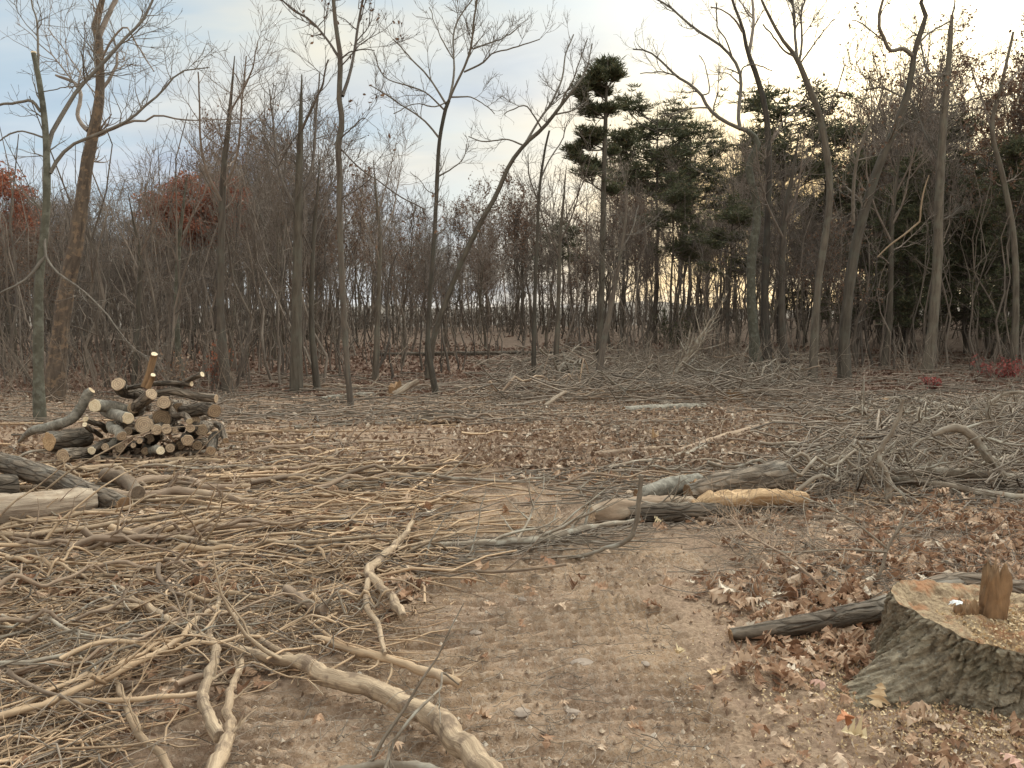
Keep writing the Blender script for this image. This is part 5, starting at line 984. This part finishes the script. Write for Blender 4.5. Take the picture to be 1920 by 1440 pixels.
def leftmat(px, py):
    l = np.interp(py, _py, _pl); right = np.where(py < 880, 900, l-10)
    trk = sst(-30, 40, px-l)*sst(40, -40, px-np.interp(py, _py, _pr))*sst(800, 815, py)*sst(920, 880, py)
    v = sst(1.0, 0.0, (px-right)/90)*sst(775, 830, py)*(1-0.95*trk)
    soil = sst(130, 260, px+120*fbm(px/90, py/60, 5, 2))*sst(1180, 1330, py)*0.9
    hole = np.exp(-((px-600)/150)**2-((py-812)/14)**2)
    return np.clip(v*(1-soil)*(1-0.85*hole)*np.where((px < 440) & (py < 870), 0.35, 1), 0, 1)
def trackbranches(px, py): return np.exp(-((py-(1045-0.11*(px-800)))/22)**2)*(px > 600)*(px < 1250)
NIND = [0]
MARKS = [(280, 880, 'in front of the log pile'), (450, 820, 'right of the log pile'), (120, 1010, 'near the pale weathered log'), (60, 870, 'by the dark curved log'), (330, 960, 'below the rusty thick limb'), (560, 960, 'in the middle of the left mat'), (640, 880, 'in the far part of the left mat'), (730, 1080, 'around the orange-tipped bent branch'),
 (860, 930, 'beside the upper track'), (570, 1128, 'around the stubby chunk'), (400, 1150, 'behind the big stripped branch'), (180, 1100, 'among the purple twigs'), (150, 1310, 'at the lower left corner'), (620, 1230, 'by the big stripped branch'), (60, 1180, 'at the left margin of the foreground'), (300, 1060, 'between the pale log and the stripped branch'), (480, 1040, 'in the near part of the left mat'), (760, 830, 'left of the slanting cut log'),
 (1120, 870, 'behind the broken log'), (1230, 830, 'by the upright split wedge'), (1400, 850, 'behind the mossy log section'), (1374, 760, 'by the rusty broken stump'), (1100, 790, 'below the short reddish log'), (1240, 780, 'below the long grey log'), (1560, 900, 'at the left tip of the brush pile'), (1650, 800, 'behind the low dark stump'), (1700, 880, 'by the twisted double stem'), (1850, 850, 'under the thick bending limb'), (1830, 790, 'on top of the brush pile'), (1950, 900, 'at the right edge of the brush pile'), (1540, 800, 'in the open litter right of centre'),
 (1200, 720, 'in the brush heap below the lone pine'), (1350, 720, 'in the brush heap right of the lone pine'), (1050, 730, 'in the brush heap left of the lone pine'), (1460, 730, 'at the foot of the crooked pale trunk'), (680, 750, 'at the foot of the wavy sapling'), (820, 760, 'at the foot of the fan-shaped tree'), (960, 740, 'left end of the far brush heap'), (1500, 1040, 'on the leaves left of the stump'), (1800, 1000, 'on the leaves behind the stump'), (1640, 980, 'below the brush pile')]
SEEN = {}
def stick_label(px, py, phi, L, rad, mt, cat, Lr, rr):
    w = min(MARKS, key=lambda m_: (m_[0]-px)**2+((m_[1]-py)*2.2)**2)[2]; u = (L-Lr[0])/(Lr[1]-Lr[0]); v = (rad-rr[0])/(rr[1]-rr[0])
    a = math.degrees(phi); tilt = 'level' if abs(a-4) < 7 else 'rising right' if 0 < a < 60 else 'falling right' if a <= 0 and a > -60 else 'pointing away'
    col = {'tan': 'tan', 'brown': 'brown', 'grey': 'grey', 'tanbig': 'pale stripped', 'logpale': 'pale'}[mt]
    lab = '%s %s %s %s %s, %s' % ('long' if u > 0.66 else 'short' if u < 0.33 else 'middling', 'thick' if v > 0.6 else 'thin', col, cat, w, tilt)
    n = SEEN.get(lab, 0); SEEN[lab] = n+1
    return lab if n == 0 else lab.replace(', ', ', lowest and ' if n == 1 else ', topmost and ' if n == 2 else ', ')
def indiv(n, prob, box, phi_m, phi_s, Lr, rr, mats, label, group, seed, lift=(0.0, 0.1), tw=2, cat='stick'):
    r = np.random.default_rng(seed); px, py = pick(n, *box, r, prob); c = P(px, py); n = len(c); tone = []
    phi = np.radians(r.normal(phi_m, phi_s, n)); L = r.uniform(*Lr, n); rad = r.uniform(*rr, n); lf = r.uniform(*lift, n)
    X, R = sticks(None, c, phi, L, rad, lf, r, K=12, bend=0.14)
    for i in range(n):
        mb = MB(); ax, q = resample(X[i], R[i], 22); tubes(mb, ax, q, 8, cap=True, rough=0.14, seed=i)
        if tw:
            b = branches(ax[None], q[None], tw, r, 0.2, 1, L[i]*0.35, 0.4, 38, 12, 6, 0.0, 0.14, 0.55, rmin=0.002); Z = b[0]; Z[..., 2] = np.maximum(Z[..., 2], hb(Z[..., 0], Z[..., 1])+0.006); tubes(mb, Z, b[1], 5)
        o = ax[0].copy(); seat(mb, o); mt = mats[int(r.integers(0, len(mats)))]; ob = mb.obj('fallen_branch', M[mt], label=stick_label(px[i], py[i], phi[i], L[i], rad[i], mt, cat, Lr, rr), cat=cat, group=group); ob.location = tuple(o); NIND[0] += 1
indiv(85, leftmat, (-60, 900, 790, 1080), 13, 24, (0.6, 2.4), (0.009, 0.030), ['tan', 'brown', 'grey', 'brown', 'tan', 'tanbig'], 'tan stick lying almost level in the flattened mat of sticks left of the track', 'sticks of the flattened mat left of the track', 201, tw=5)
indiv(45, leftmat, (-60, 700, 1060, 1330), 22, 38, (0.5, 1.5), (0.006, 0.017), ['tan', 'brown', 'grey'], 'crooked stick in the loose tangle of the left foreground', 'sticks of the left foreground tangle', 202, (0.0, 0.12), tw=5)
def rightlit(px, py):
    rr = np.interp(py, _py, _pr); return np.where(py < 905, sst(960, 1070, px), sst(0, 60, px-rr))*sst(735, 760, py)
indiv(55, rightlit, (950, 2000, 745, 930), 8, 20, (0.7, 2.4), (0.009, 0.022), ['grey', 'brown', 'grey'], 'grey-brown stick scattered in the litter right of the track', 'sticks in the litter right of the track', 203, (0, 0.08))
indiv(35, None, (1520, 2000, 770, 930), 5, 30, (0.8, 2.0), (0.009, 0.02), ['grey'], 'lichen-grey branch tangled in the brush pile on the right', 'branches of the brush pile on the right', 204, (0.03, 0.38), tw=6, cat='branch')
indiv(30, None, (980, 1480, 690, 760), 8, 28, (1.5, 3.5), (0.018, 0.035), ['grey', 'grey', 'brown'], 'grey branch in the long brush heap across the far side of the clearing', 'branches of the far brush heap', 205, (0.05, 0.5), tw=8, cat='branch')
indiv(20, None, (560, 1000, 715, 800), 8, 22, (1.0, 2.8), (0.014, 0.03), ['grey', 'brown', 'logpale'], 'broken branch lying at the far left side of the clearing', 'branches at the far left of the clearing', 206, (0.0, 0.12), tw=5, cat='branch')
indiv(14, rightlit, (1380, 2000, 930, 1110), 10, 45, (0.4, 1.0), (0.005, 0.012), ['grey', 'brown'], 'short stick lying on the oak leaves above the big stump', 'sticks on the leaves above the big stump', 207, (0, 0.03))
print('individual sticks', NIND[0])
def twigs_stuff():
    r = np.random.default_rng(31); t, g = MB(), MB()
    def add(mb, n, prob, box, pm, ps, Lr, rr, lift, bend=0.14, fork=0, K=7):
        px, py = pick(n, *box, r, prob); c = P(px, py); n = len(c); D = c[:, 1]
        sc = np.clip(D/5.0, 0.7, 2.2)
        X, R = sticks(mb, c, np.radians(r.normal(pm, ps, n)), r.uniform(*Lr, n)*sc**0.6, r.uniform(*rr, n)*sc**0.55, r.uniform(*lift, n), r, K=K, S=4, bend=bend)
        if fork:
            b = branches(X, R, int(n*fork), r, 0.1, 1, 0.28, 0.4, 38, 14, 4, 0.03, 0.16, 0.6, rmin=0.0014); Z = b[0]; Z[..., 2] = np.maximum(Z[..., 2], hb(Z[..., 0], Z[..., 1])+0.004); tubes(mb, Z, b[1], 3)
    add(t, 560, leftmat, (-260, 920, 780, 1100), 12, 30, (0.3, 1.8), (0.0035, 0.014), (0, 0.07), fork=0.4)
    add(g, 380, leftmat, (-260, 920, 780, 1100), 14, 36, (0.3, 1.2), (0.003, 0.009), (0, 0.07), fork=0.4)
    add(t, 480, leftmat, (-260, 760, 1060, 1500), 25, 42, (0.25, 0.9), (0.003, 0.009), (0, 0.06), fork=0.4)
    add(g, 420, leftmat, (-260, 760, 1000, 1500), 15, 40, (0.25, 1.0), (0.002, 0.006), (0, 0.09), fork=0.5)
    add(g, 170, trackbranches, (600, 1260, 970, 1120), 12, 14, (0.3, 0.9), (0.002, 0.006), (0, 0.03), fork=0.8)
    add(t, 2200, leftmat, (-260, 860, 800, 1500), 20, 60, (0.05, 0.22), (0.0015, 0.005), (0, 0.04))
    add(g, 1300, rightlit, (940, 2250, 740, 960), 8, 40, (0.3, 1.3), (0.003, 0.008), (0, 0.06), fork=0.7)
    add(t, 500, rightlit, (940, 2250, 740, 960), 8, 38, (0.2, 0.8), (0.003, 0.007), (0, 0.05), fork=0.3)
    add(g, 700, None, (1500, 2250, 765, 935), 5, 35, (0.4, 1.5), (0.003, 0.010), (0, 0.28), fork=1.3)
    add(g, 650, rightlit, (1300, 2250, 930, 1130), 10, 60, (0.2, 0.7), (0.0016, 0.004), (0, 0.10), fork=1.5)
    add(g, 650, None, (960, 1520, 672, 762), 8, 30, (0.8, 2.2), (0.004, 0.012), (0, 0.42), fork=1.5)
    add(g, 320, None, (400, 1000, 705, 800), 8, 45, (0.6, 2.0), (0.004, 0.010), (0, 0.12), fork=1.0)
    add(g, 220, None, (-260, 460, 735, 800), 8, 45, (0.4, 1.2), (0.004, 0.009), (0, 0.10), fork=1.0)
    add(g, 500, None, (1450, 2250, 668, 780), 8, 30, (0.5, 1.8), (0.004, 0.010), (0, 0.14), fork=1.0)
    add(g, 700, lambda a, b: 1.0*((a > np.interp(b, _py, _pl)) & (a < np.interp(b, _py, _pr))), (400, 1400, 900, 1440), 25, 60, (0.03, 0.22), (0.0012, 0.003), (0, 0.004))
    t.obj('dry_twigs', M['mat_t'], label='countless dry tan twigs and strips littering the left of the clearing', cat='twigs', kind='stuff')
    g.obj('dry_twigs', M['mat_g'], label='countless thin grey-brown twigs strewn over the clearing', cat='twigs', kind='stuff')
    # upright leafless shoots in the far brush heap and at the left tree line
    s = MB(); n = 420; px = np.concatenate([r.uniform(1150, 1420, 200), r.uniform(-100, 460, 120), r.uniform(1440, 2100, 100)]); py = np.concatenate([r.uniform(680, 740, 200), r.uniform(730, 770, 120), r.uniform(690, 740, 100)])
    c = P(px, py); H = r.uniform(0.4, 1.5, n); K = 6; z = np.linspace(0, 1, K); ln = r.normal(0, 0.45, (n, 2)); w = np.cumsum(r.normal(0, 0.03, (n, K, 2)), 1)
    ax = np.stack([c[:, :1]+ln[:, :1]*H[:, None]*z**1.3+w[..., 0], c[:, 1:2]+ln[:, 1:]*H[:, None]*z**1.3+w[..., 1], c[:, 2:3]+H[:, None]*z], -1); R = np.full((n, 1), 0.007)*(1-0.75*z)[None]
    tubes(s, ax, R, 4); b = branches(ax, R, n*6, r, 0.15, 1, 0.5, 0.4, 35, 14, 5, 0.08, 0.15, 0.7, rmin=0.003); tubes(s, b[0], b[1], 3)
    s.obj('brush', M['mat_g'], label='upright leafless shoots sticking out of the brush along the far side', cat='brush', kind='stuff')
twigs_stuff()

# ------------------------------------------------------------------ leaves
def oakleaf(mb, pos, size, r, tilt=0.35, M_=9, yaw=None, pit=None):
    n = len(pos); s = np.linspace(0, 1, M_); wid = np.array([0.03, 0.22, 0.10, 0.36, 0.13, 0.42, 0.15, 0.26, 0.0]) if M_ == 9 else None
    fwd = np.array([0, 0.05, 0, 0.08, 0, 0.08, 0, 0.04, 0]); yaw = r.uniform(0, 6.28, n) if yaw is None else yaw; c1, c2 = r.normal(0, 0.9, n), r.normal(0, 0.8, n)
    wv = wid[None]*r.uniform(0.75, 1.25, (n, M_)); wv2 = wid[None]*r.uniform(0.75, 1.25, (n, M_))
    def zc(sx, w): return c1[:, None]*(sx-0.5)**2*0.9+c2[:, None]*w**2*2.2+0.05*r.normal(size=(n, M_))
    mid = np.stack([s[None]-0.5+0*wv, 0*wv+0.05*np.sin(s*5)[None]*c1[:, None], zc(s[None], 0*wv)], -1)
    lf = np.stack([s[None]-0.5+fwd[None]+0*wv, wv, zc(s[None], wv)], -1); rt = np.stack([s[None]-0.5+fwd[None]+0*wv, -wv2, zc(s[None], wv2)], -1)
    X = np.stack([lf, mid, rt], 2)*np.asarray(size)[:, None, None, None]
    pt = r.normal(0, tilt, n) if pit is None else pit; rl = r.normal(0, tilt, n)
    cy, sy, cp_, sp2, cr_, sr = np.cos(yaw), np.sin(yaw), np.cos(pt), np.sin(pt), np.cos(rl), np.sin(rl); Rm = np.empty((n, 3, 3))
    Rm[:, 0] = np.stack([cy*cp_, cy*sp2*sr-sy*cr_, cy*sp2*cr_+sy*sr], -1); Rm[:, 1] = np.stack([sy*cp_, sy*sp2*sr+cy*cr_, sy*sp2*cr_-cy*sr], -1); Rm[:, 2] = np.stack([-sp2, cp_*sr, cp_*cr_], -1)
    Y = np.einsum('nij,nmkj->nmki', Rm, X); low = Y[..., 2].reshape(n, -1).min(1); Y = Y+pos[:, None, None, :]; Y[..., 2] -= (low*0.85)[:, None, None]
    k = np.arange(n)[:, None, None]*M_*3+np.arange(M_-1)[None, :, None]*3; q1 = np.concatenate([k+0, k+1, k+4, k+3], -1); q2 = np.concatenate([k+1, k+2, k+5, k+4], -1)
    mb.add(Y, np.concatenate([q1.reshape(-1, 4), q2.reshape(-1, 4)]))
def leafy(px, py):
    rr = np.interp(py, _py, _pr); ll = np.interp(py, _py, _pl); right = sst(-20, 420, px-rr+60*fbm(px/60, py/40, 6, 3))*(1-0.55*sst(1290, 1400, py)); right = np.where(py < 905, sst(880, 1060, px), right)
    patch = np.exp(-((px-1250)/110)**2-((py-1020)/50)**2); x = P(px, py); cl = np.clip(0.75+1.3*fbm(x[:, 0]*1.6, x[:, 1]*1.6, 91, 3), 0.12, 1)
    left = 0.30*(px < ll-20)+0.012
    return np.clip(right*(1-0.8*patch), left, 1)*cl
def leaves():
    r = np.random.default_rng(41)
    mb = MB(); px, py = pick(5200, -200, 2650, 925, 1600, r, leafy); p = P(px, py, 0.008); oakleaf(mb, p, r.uniform(0.035, 0.085, len(p)), r, 0.18)
    px, py = pick(5800, -200, 2450, 830, 1130, r, leafy); p = P(px, py, 0.012); oakleaf(mb, p, r.uniform(0.06, 0.13, len(p)), r)
    px, py = pick(150, 1380, 1660, 1130, 1290, r); p = P(px, py, 0.016); oakleaf(mb, p, r.uniform(0.05, 0.12, len(p)), r, 0.45)
    mb.obj('oak_leaves', M['leaf'], smooth=False, label='dry curled oak leaves carpeting the ground right of the track', cat='leaves', kind='stuff')
    f = MB(); px, py = pick(30000, -300, 2250, 735, 880, r, lambda a, b: np.where(a > 860, 1.0, 0.35)); p = P(px, py, 0.03); p[:, 2] += 0.06*r.random(len(p)); leafquads(f, p, r.uniform(0.04, 0.095, len(p)), r, 0.3, 0.6)
    # crumbs of broken leaf and bark close to the camera
    px, py = pick(16000, -200, 2150, 860, 1600, r, lambda a, b: np.clip(leafy(a, b)+0.04-0.04*pathmask(*P(a, b)[:, :2].T), 0, 1)); p = P(px, py, 0.008); leafquads(f, p, r.uniform(0.012, 0.04, len(p)), r, 0.4, 0.5)
    f.obj('leaf_litter', M['leaf_far'], smooth=False, label='small pale and brown leaf litter strewn between the sticks', cat='leaves', kind='stuff')
    w = MB(); px, py = pick(34000, -300, 2250, 640, 742, r); p = P(px, py, 0.02); leafquads(w, p, r.uniform(0.10, 0.2, len(p)), r, 0.3, 0.6)
    w.obj('woodland_leaves', M['leaf_woods'], smooth=False, label='reddish brown fallen leaves covering the floor of the wood', cat='leaves', kind='stuff')
    # single leaves that catch the eye
    def one(label, px, py, size, mat='leaf', lift=0.02, z=None, pit=0.25, seed=0, D=None):
        q = np.random.default_rng(seed); m_ = MB(); p = P(px, py, lift) if z is None else at(px, py, D); o = p.copy(); oakleaf(m_, (p-o)[None], np.array([size*0.75]), q, 0.2, pit=np.array([pit])); m_.obj('oak_leaf', M[mat], smooth=False, label=label, cat='leaf').location = tuple(o)
    m2 = {}
    def flat(nm, c):
        mt, nt = material(nm); v = nt.n('ShaderNodeTexCoord').outputs['Object']; finish(nt, nt.mix(nt.noise(v, 40, 4), c, tuple(x*0.7 for x in c)), 0.7); M[nm] = mt
    flat('tan leaf', (0.62, 0.42, 0.24)); flat('white leaf', (0.80, 0.76, 0.72)); flat('rust leaf', (0.50, 0.20, 0.09)); flat('pink leaf', (0.55, 0.32, 0.24)); flat('yellow leaf', (0.66, 0.50, 0.30))
    one('tan curled oak leaf lying alone on the soil left of the big stump', 1346, 1262, 0.12, 'tan leaf', 0.01, seed=1)
    one('nearly white curled leaf lying on top of the big stump', 1790, 1136, 0.10, 'white leaf', z=1, D=3.2, seed=2)
    one('rust-orange leaf standing out in the leaves below the root of the big stump', 1586, 1362, 0.10, 'rust leaf', 0.02, seed=3, pit=0.6)
    one('yellowish lobed leaf on the soil in front of the big stump', 1602, 1382, 0.12, 'yellow leaf', 0.015, seed=4, pit=0.1)
    one('pinkish oak leaf at the bottom right corner', 1898, 1436, 0.11, 'pink leaf', 0.02, seed=5)
    one('upright pinkish leaf at the foot of the dark log behind the big stump', 1558, 1178, 0.12, 'pink leaf', 0.03, seed=6, pit=0.9)
    one('pale standing leaf between the stump root and the bottom right corner', 1648, 1318, 0.13, 'tan leaf', 0.03, seed=7, pit=1.0)
    one('pink flat leaf pointing at the stump root', 1530, 1288, 0.11, 'pink leaf', 0.01, seed=8)
    one('pale leaf alone on the soil near the split slab', 1235, 982, 0.11, 'yellow leaf', 0.012, seed=9)
    one('large tan leaf beside the log behind the stump', 1700, 1052, 0.13, 'tan leaf', 0.03, seed=10)
    one('curled pale leaf on the soil at the right of the track', 1272, 1225, 0.09, 'yellow leaf', 0.01, seed=11)
    # shrubs and brambles with a little colour
    def shrub(label, px, py, w, h, mat, n, seed, nm='shrub'):
        q = np.random.default_rng(seed); D, g = basedepth(px, py); m_ = D/F_PX; e = empty(nm, tuple(g), label=label, cat='shrub'); st = MB(); k = 26
        a = q.uniform(0, 6.28, k); tip = np.stack([np.cos(a)*w*m_*q.uniform(0.1, 0.5, k), np.sin(a)*w*m_*q.uniform(0.1, 0.5, k), h*m_*q.uniform(0.4, 1, k)], -1); z = np.linspace(0, 1, 6)[None, :, None]
        ax = tip[:, None]*z**np.array([0.8, 0.8, 1.2])+q.normal(0, 0.02, (k, 6, 3))*z; R = np.full((k, 6), 0.006); tubes(st, ax, R, 4); b = branches(ax, R, 130, q, 0.3, 1, h*m_*0.35, 0.4, 45, 15, 4, 0.05, 0.2, 0.7, rmin=0.003); tubes(st, b[0], b[1], 3); st.obj('stem', M['twig'], e)
        fo = MB(); i = q.integers(0, 130, n); leafquads(fo, b[0][i, q.integers(0, 4, n)]+q.normal(0, 0.03, (n, 3)), q.uniform(0.04, 0.09, n), q, 0.2, 0.6); fo.obj('foliage', M[mat], e, smooth=False)
    shrub('small red bramble in the leaves on the right side of the clearing', 1745, 732, 40, 26, 'leaf_red', 260, 1, 'bramble')
    shrub('wide patch of red bramble at the right margin of the clearing', 1880, 712, 120, 50, 'leaf_red', 700, 2, 'bramble')
    shrub('low greenish shrub behind the far brush heap', 1078, 705, 60, 22, 'leaf_green', 400, 3)
    shrub('orange-leaved beech seedling behind the log pile', 412, 738, 45, 95, 'leaf_rust', 260, 4)
    shrub('pale-leaved beech seedling behind the top of the log pile', 330, 735, 50, 80, 'leaf', 160, 5)
    shrub('dark low evergreen shrub at the crest between the pines', 1262, 660, 90, 80, 'needle', 1500, 6)
    shrub('seedling holding pale brown leaves at the foot of the lone pine', 1080, 672, 60, 60, 'leaf_brown', 300, 7)
leaves()
def clods():
    r = np.random.default_rng(51); n = 5200; px, py = pick(n, 300, 1500, 800, 1560, r, lambda a, b: pathmask(*P(a, b)[:, :2].T)*np.clip(0.35+fbm(a/50, b/30, 7, 3), 0.08, 1)); p = P(px, py, 0.0)
    n = len(p); near_h = -0.014; sz = 0.0035+0.011*r.random(n)**3
    O = np.array([[1, 0, 0], [0, 1, 0], [-1, 0, 0], [0, -1, 0], [0, 0, 1], [0, 0, -0.6]], float); V = p[:, None]+O[None]*sz[:, None, None]*r.uniform(0.6, 1.4, (n, 6, 3))+np.array([0, 0, near_h]); F = np.array([[0, 1, 4], [1, 2, 4], [2, 3, 4], [3, 0, 4], [1, 0, 5], [2, 1, 5], [3, 2, 5], [0, 3, 5]])
    mb = MB(); mb.add(V, None, (np.arange(n)[:, None, None]*6+F).reshape(-1, 3)); mb.obj('soil_crumbs', M['crumb'], smooth=False, label='little clods and grit scattered over the bare tracked soil', cat='soil clods', kind='stuff')
M['crumb'] = flecks('soil clods', [(0, (0.17, 0.11, 0.075)), (0.5, (0.33, 0.23, 0.155)), (0.9, (0.46, 0.34, 0.24)), (1, (0.6, 0.5, 0.4))])
clods()
# stones pressed into the track
def stone(label, px, py, w, seed):
    r = np.random.default_rng(seed); D, g = basedepth(px, py); s = w*D/F_PX*0.5; nu, nv = 24, 12; a = np.linspace(0, 2*np.pi, nu, endpoint=False); b = np.linspace(0.05, 1.5, nv); A, B = np.meshgrid(a, b)
    sx = np.stack([np.cos(A)*np.cos(B[::-1]), np.sin(A)*np.cos(B[::-1]), np.sin(B[::-1])], -1); 
    for _ in range(5):
        nrm = norm(r.normal(size=3)*[1, 1, 0.6]+[0, 0, 0.3]); dd = sx@nrm; lim = r.uniform(0.55, 0.8); sx = sx-np.maximum(dd-lim, 0)[..., None]*nrm
    sx = sx*(1+0.08*fbm(A*2, B*3, seed, 3))[..., None]*np.array([s, s*0.8, s*0.35])+[0, 0, -0.012]; mb = MB(); i = np.arange(nv-1)[:, None]*nu; j = np.arange(nu)[None]; j2 = (j+1) % nu
    V = np.concatenate([sx.reshape(-1, 3), [sx[0].mean(0)]]); mb.add(V, np.stack([i+j2, i+j, i+nu+j, i+nu+j2], -1), np.stack([j[0], j2[0], 0*j[0]+nu*nv], -1)); o = mb.obj('stone', M['stone'], smooth=False, label=label, cat='stone'); o.location = tuple(g); o.rotation_euler.z = r.uniform(0, 6)
for i, (px, py, w, lab) in enumerate([(1092, 1240, 46, 'flat pointed stone pressed into the middle of the track'), (980, 1330, 40, 'brown stone at the lower left of the track'), (1072, 1332, 36, 'angular stone at the lower middle of the track'), (892, 1182, 26, 'small reddish stone at the left edge of the track'), (459, 1345, 18, 'round pebble beside the shredded pale branch'), (980, 1120, 22, 'small flat stone in the upper track'), (1210, 1240, 22, 'dark stone at the right of the track'), (483, 1352, 16, 'flat pebble right of the round one')]): stone(lab, px, py, w, i+3)
# unused prototypes stay out of the scene
for kd in PROTO.values():
    for p in kd:
        if p.name not in _used:
            for k in KIDS[p.name]: bpy.data.objects.remove(k)
            bpy.data.objects.remove(p)
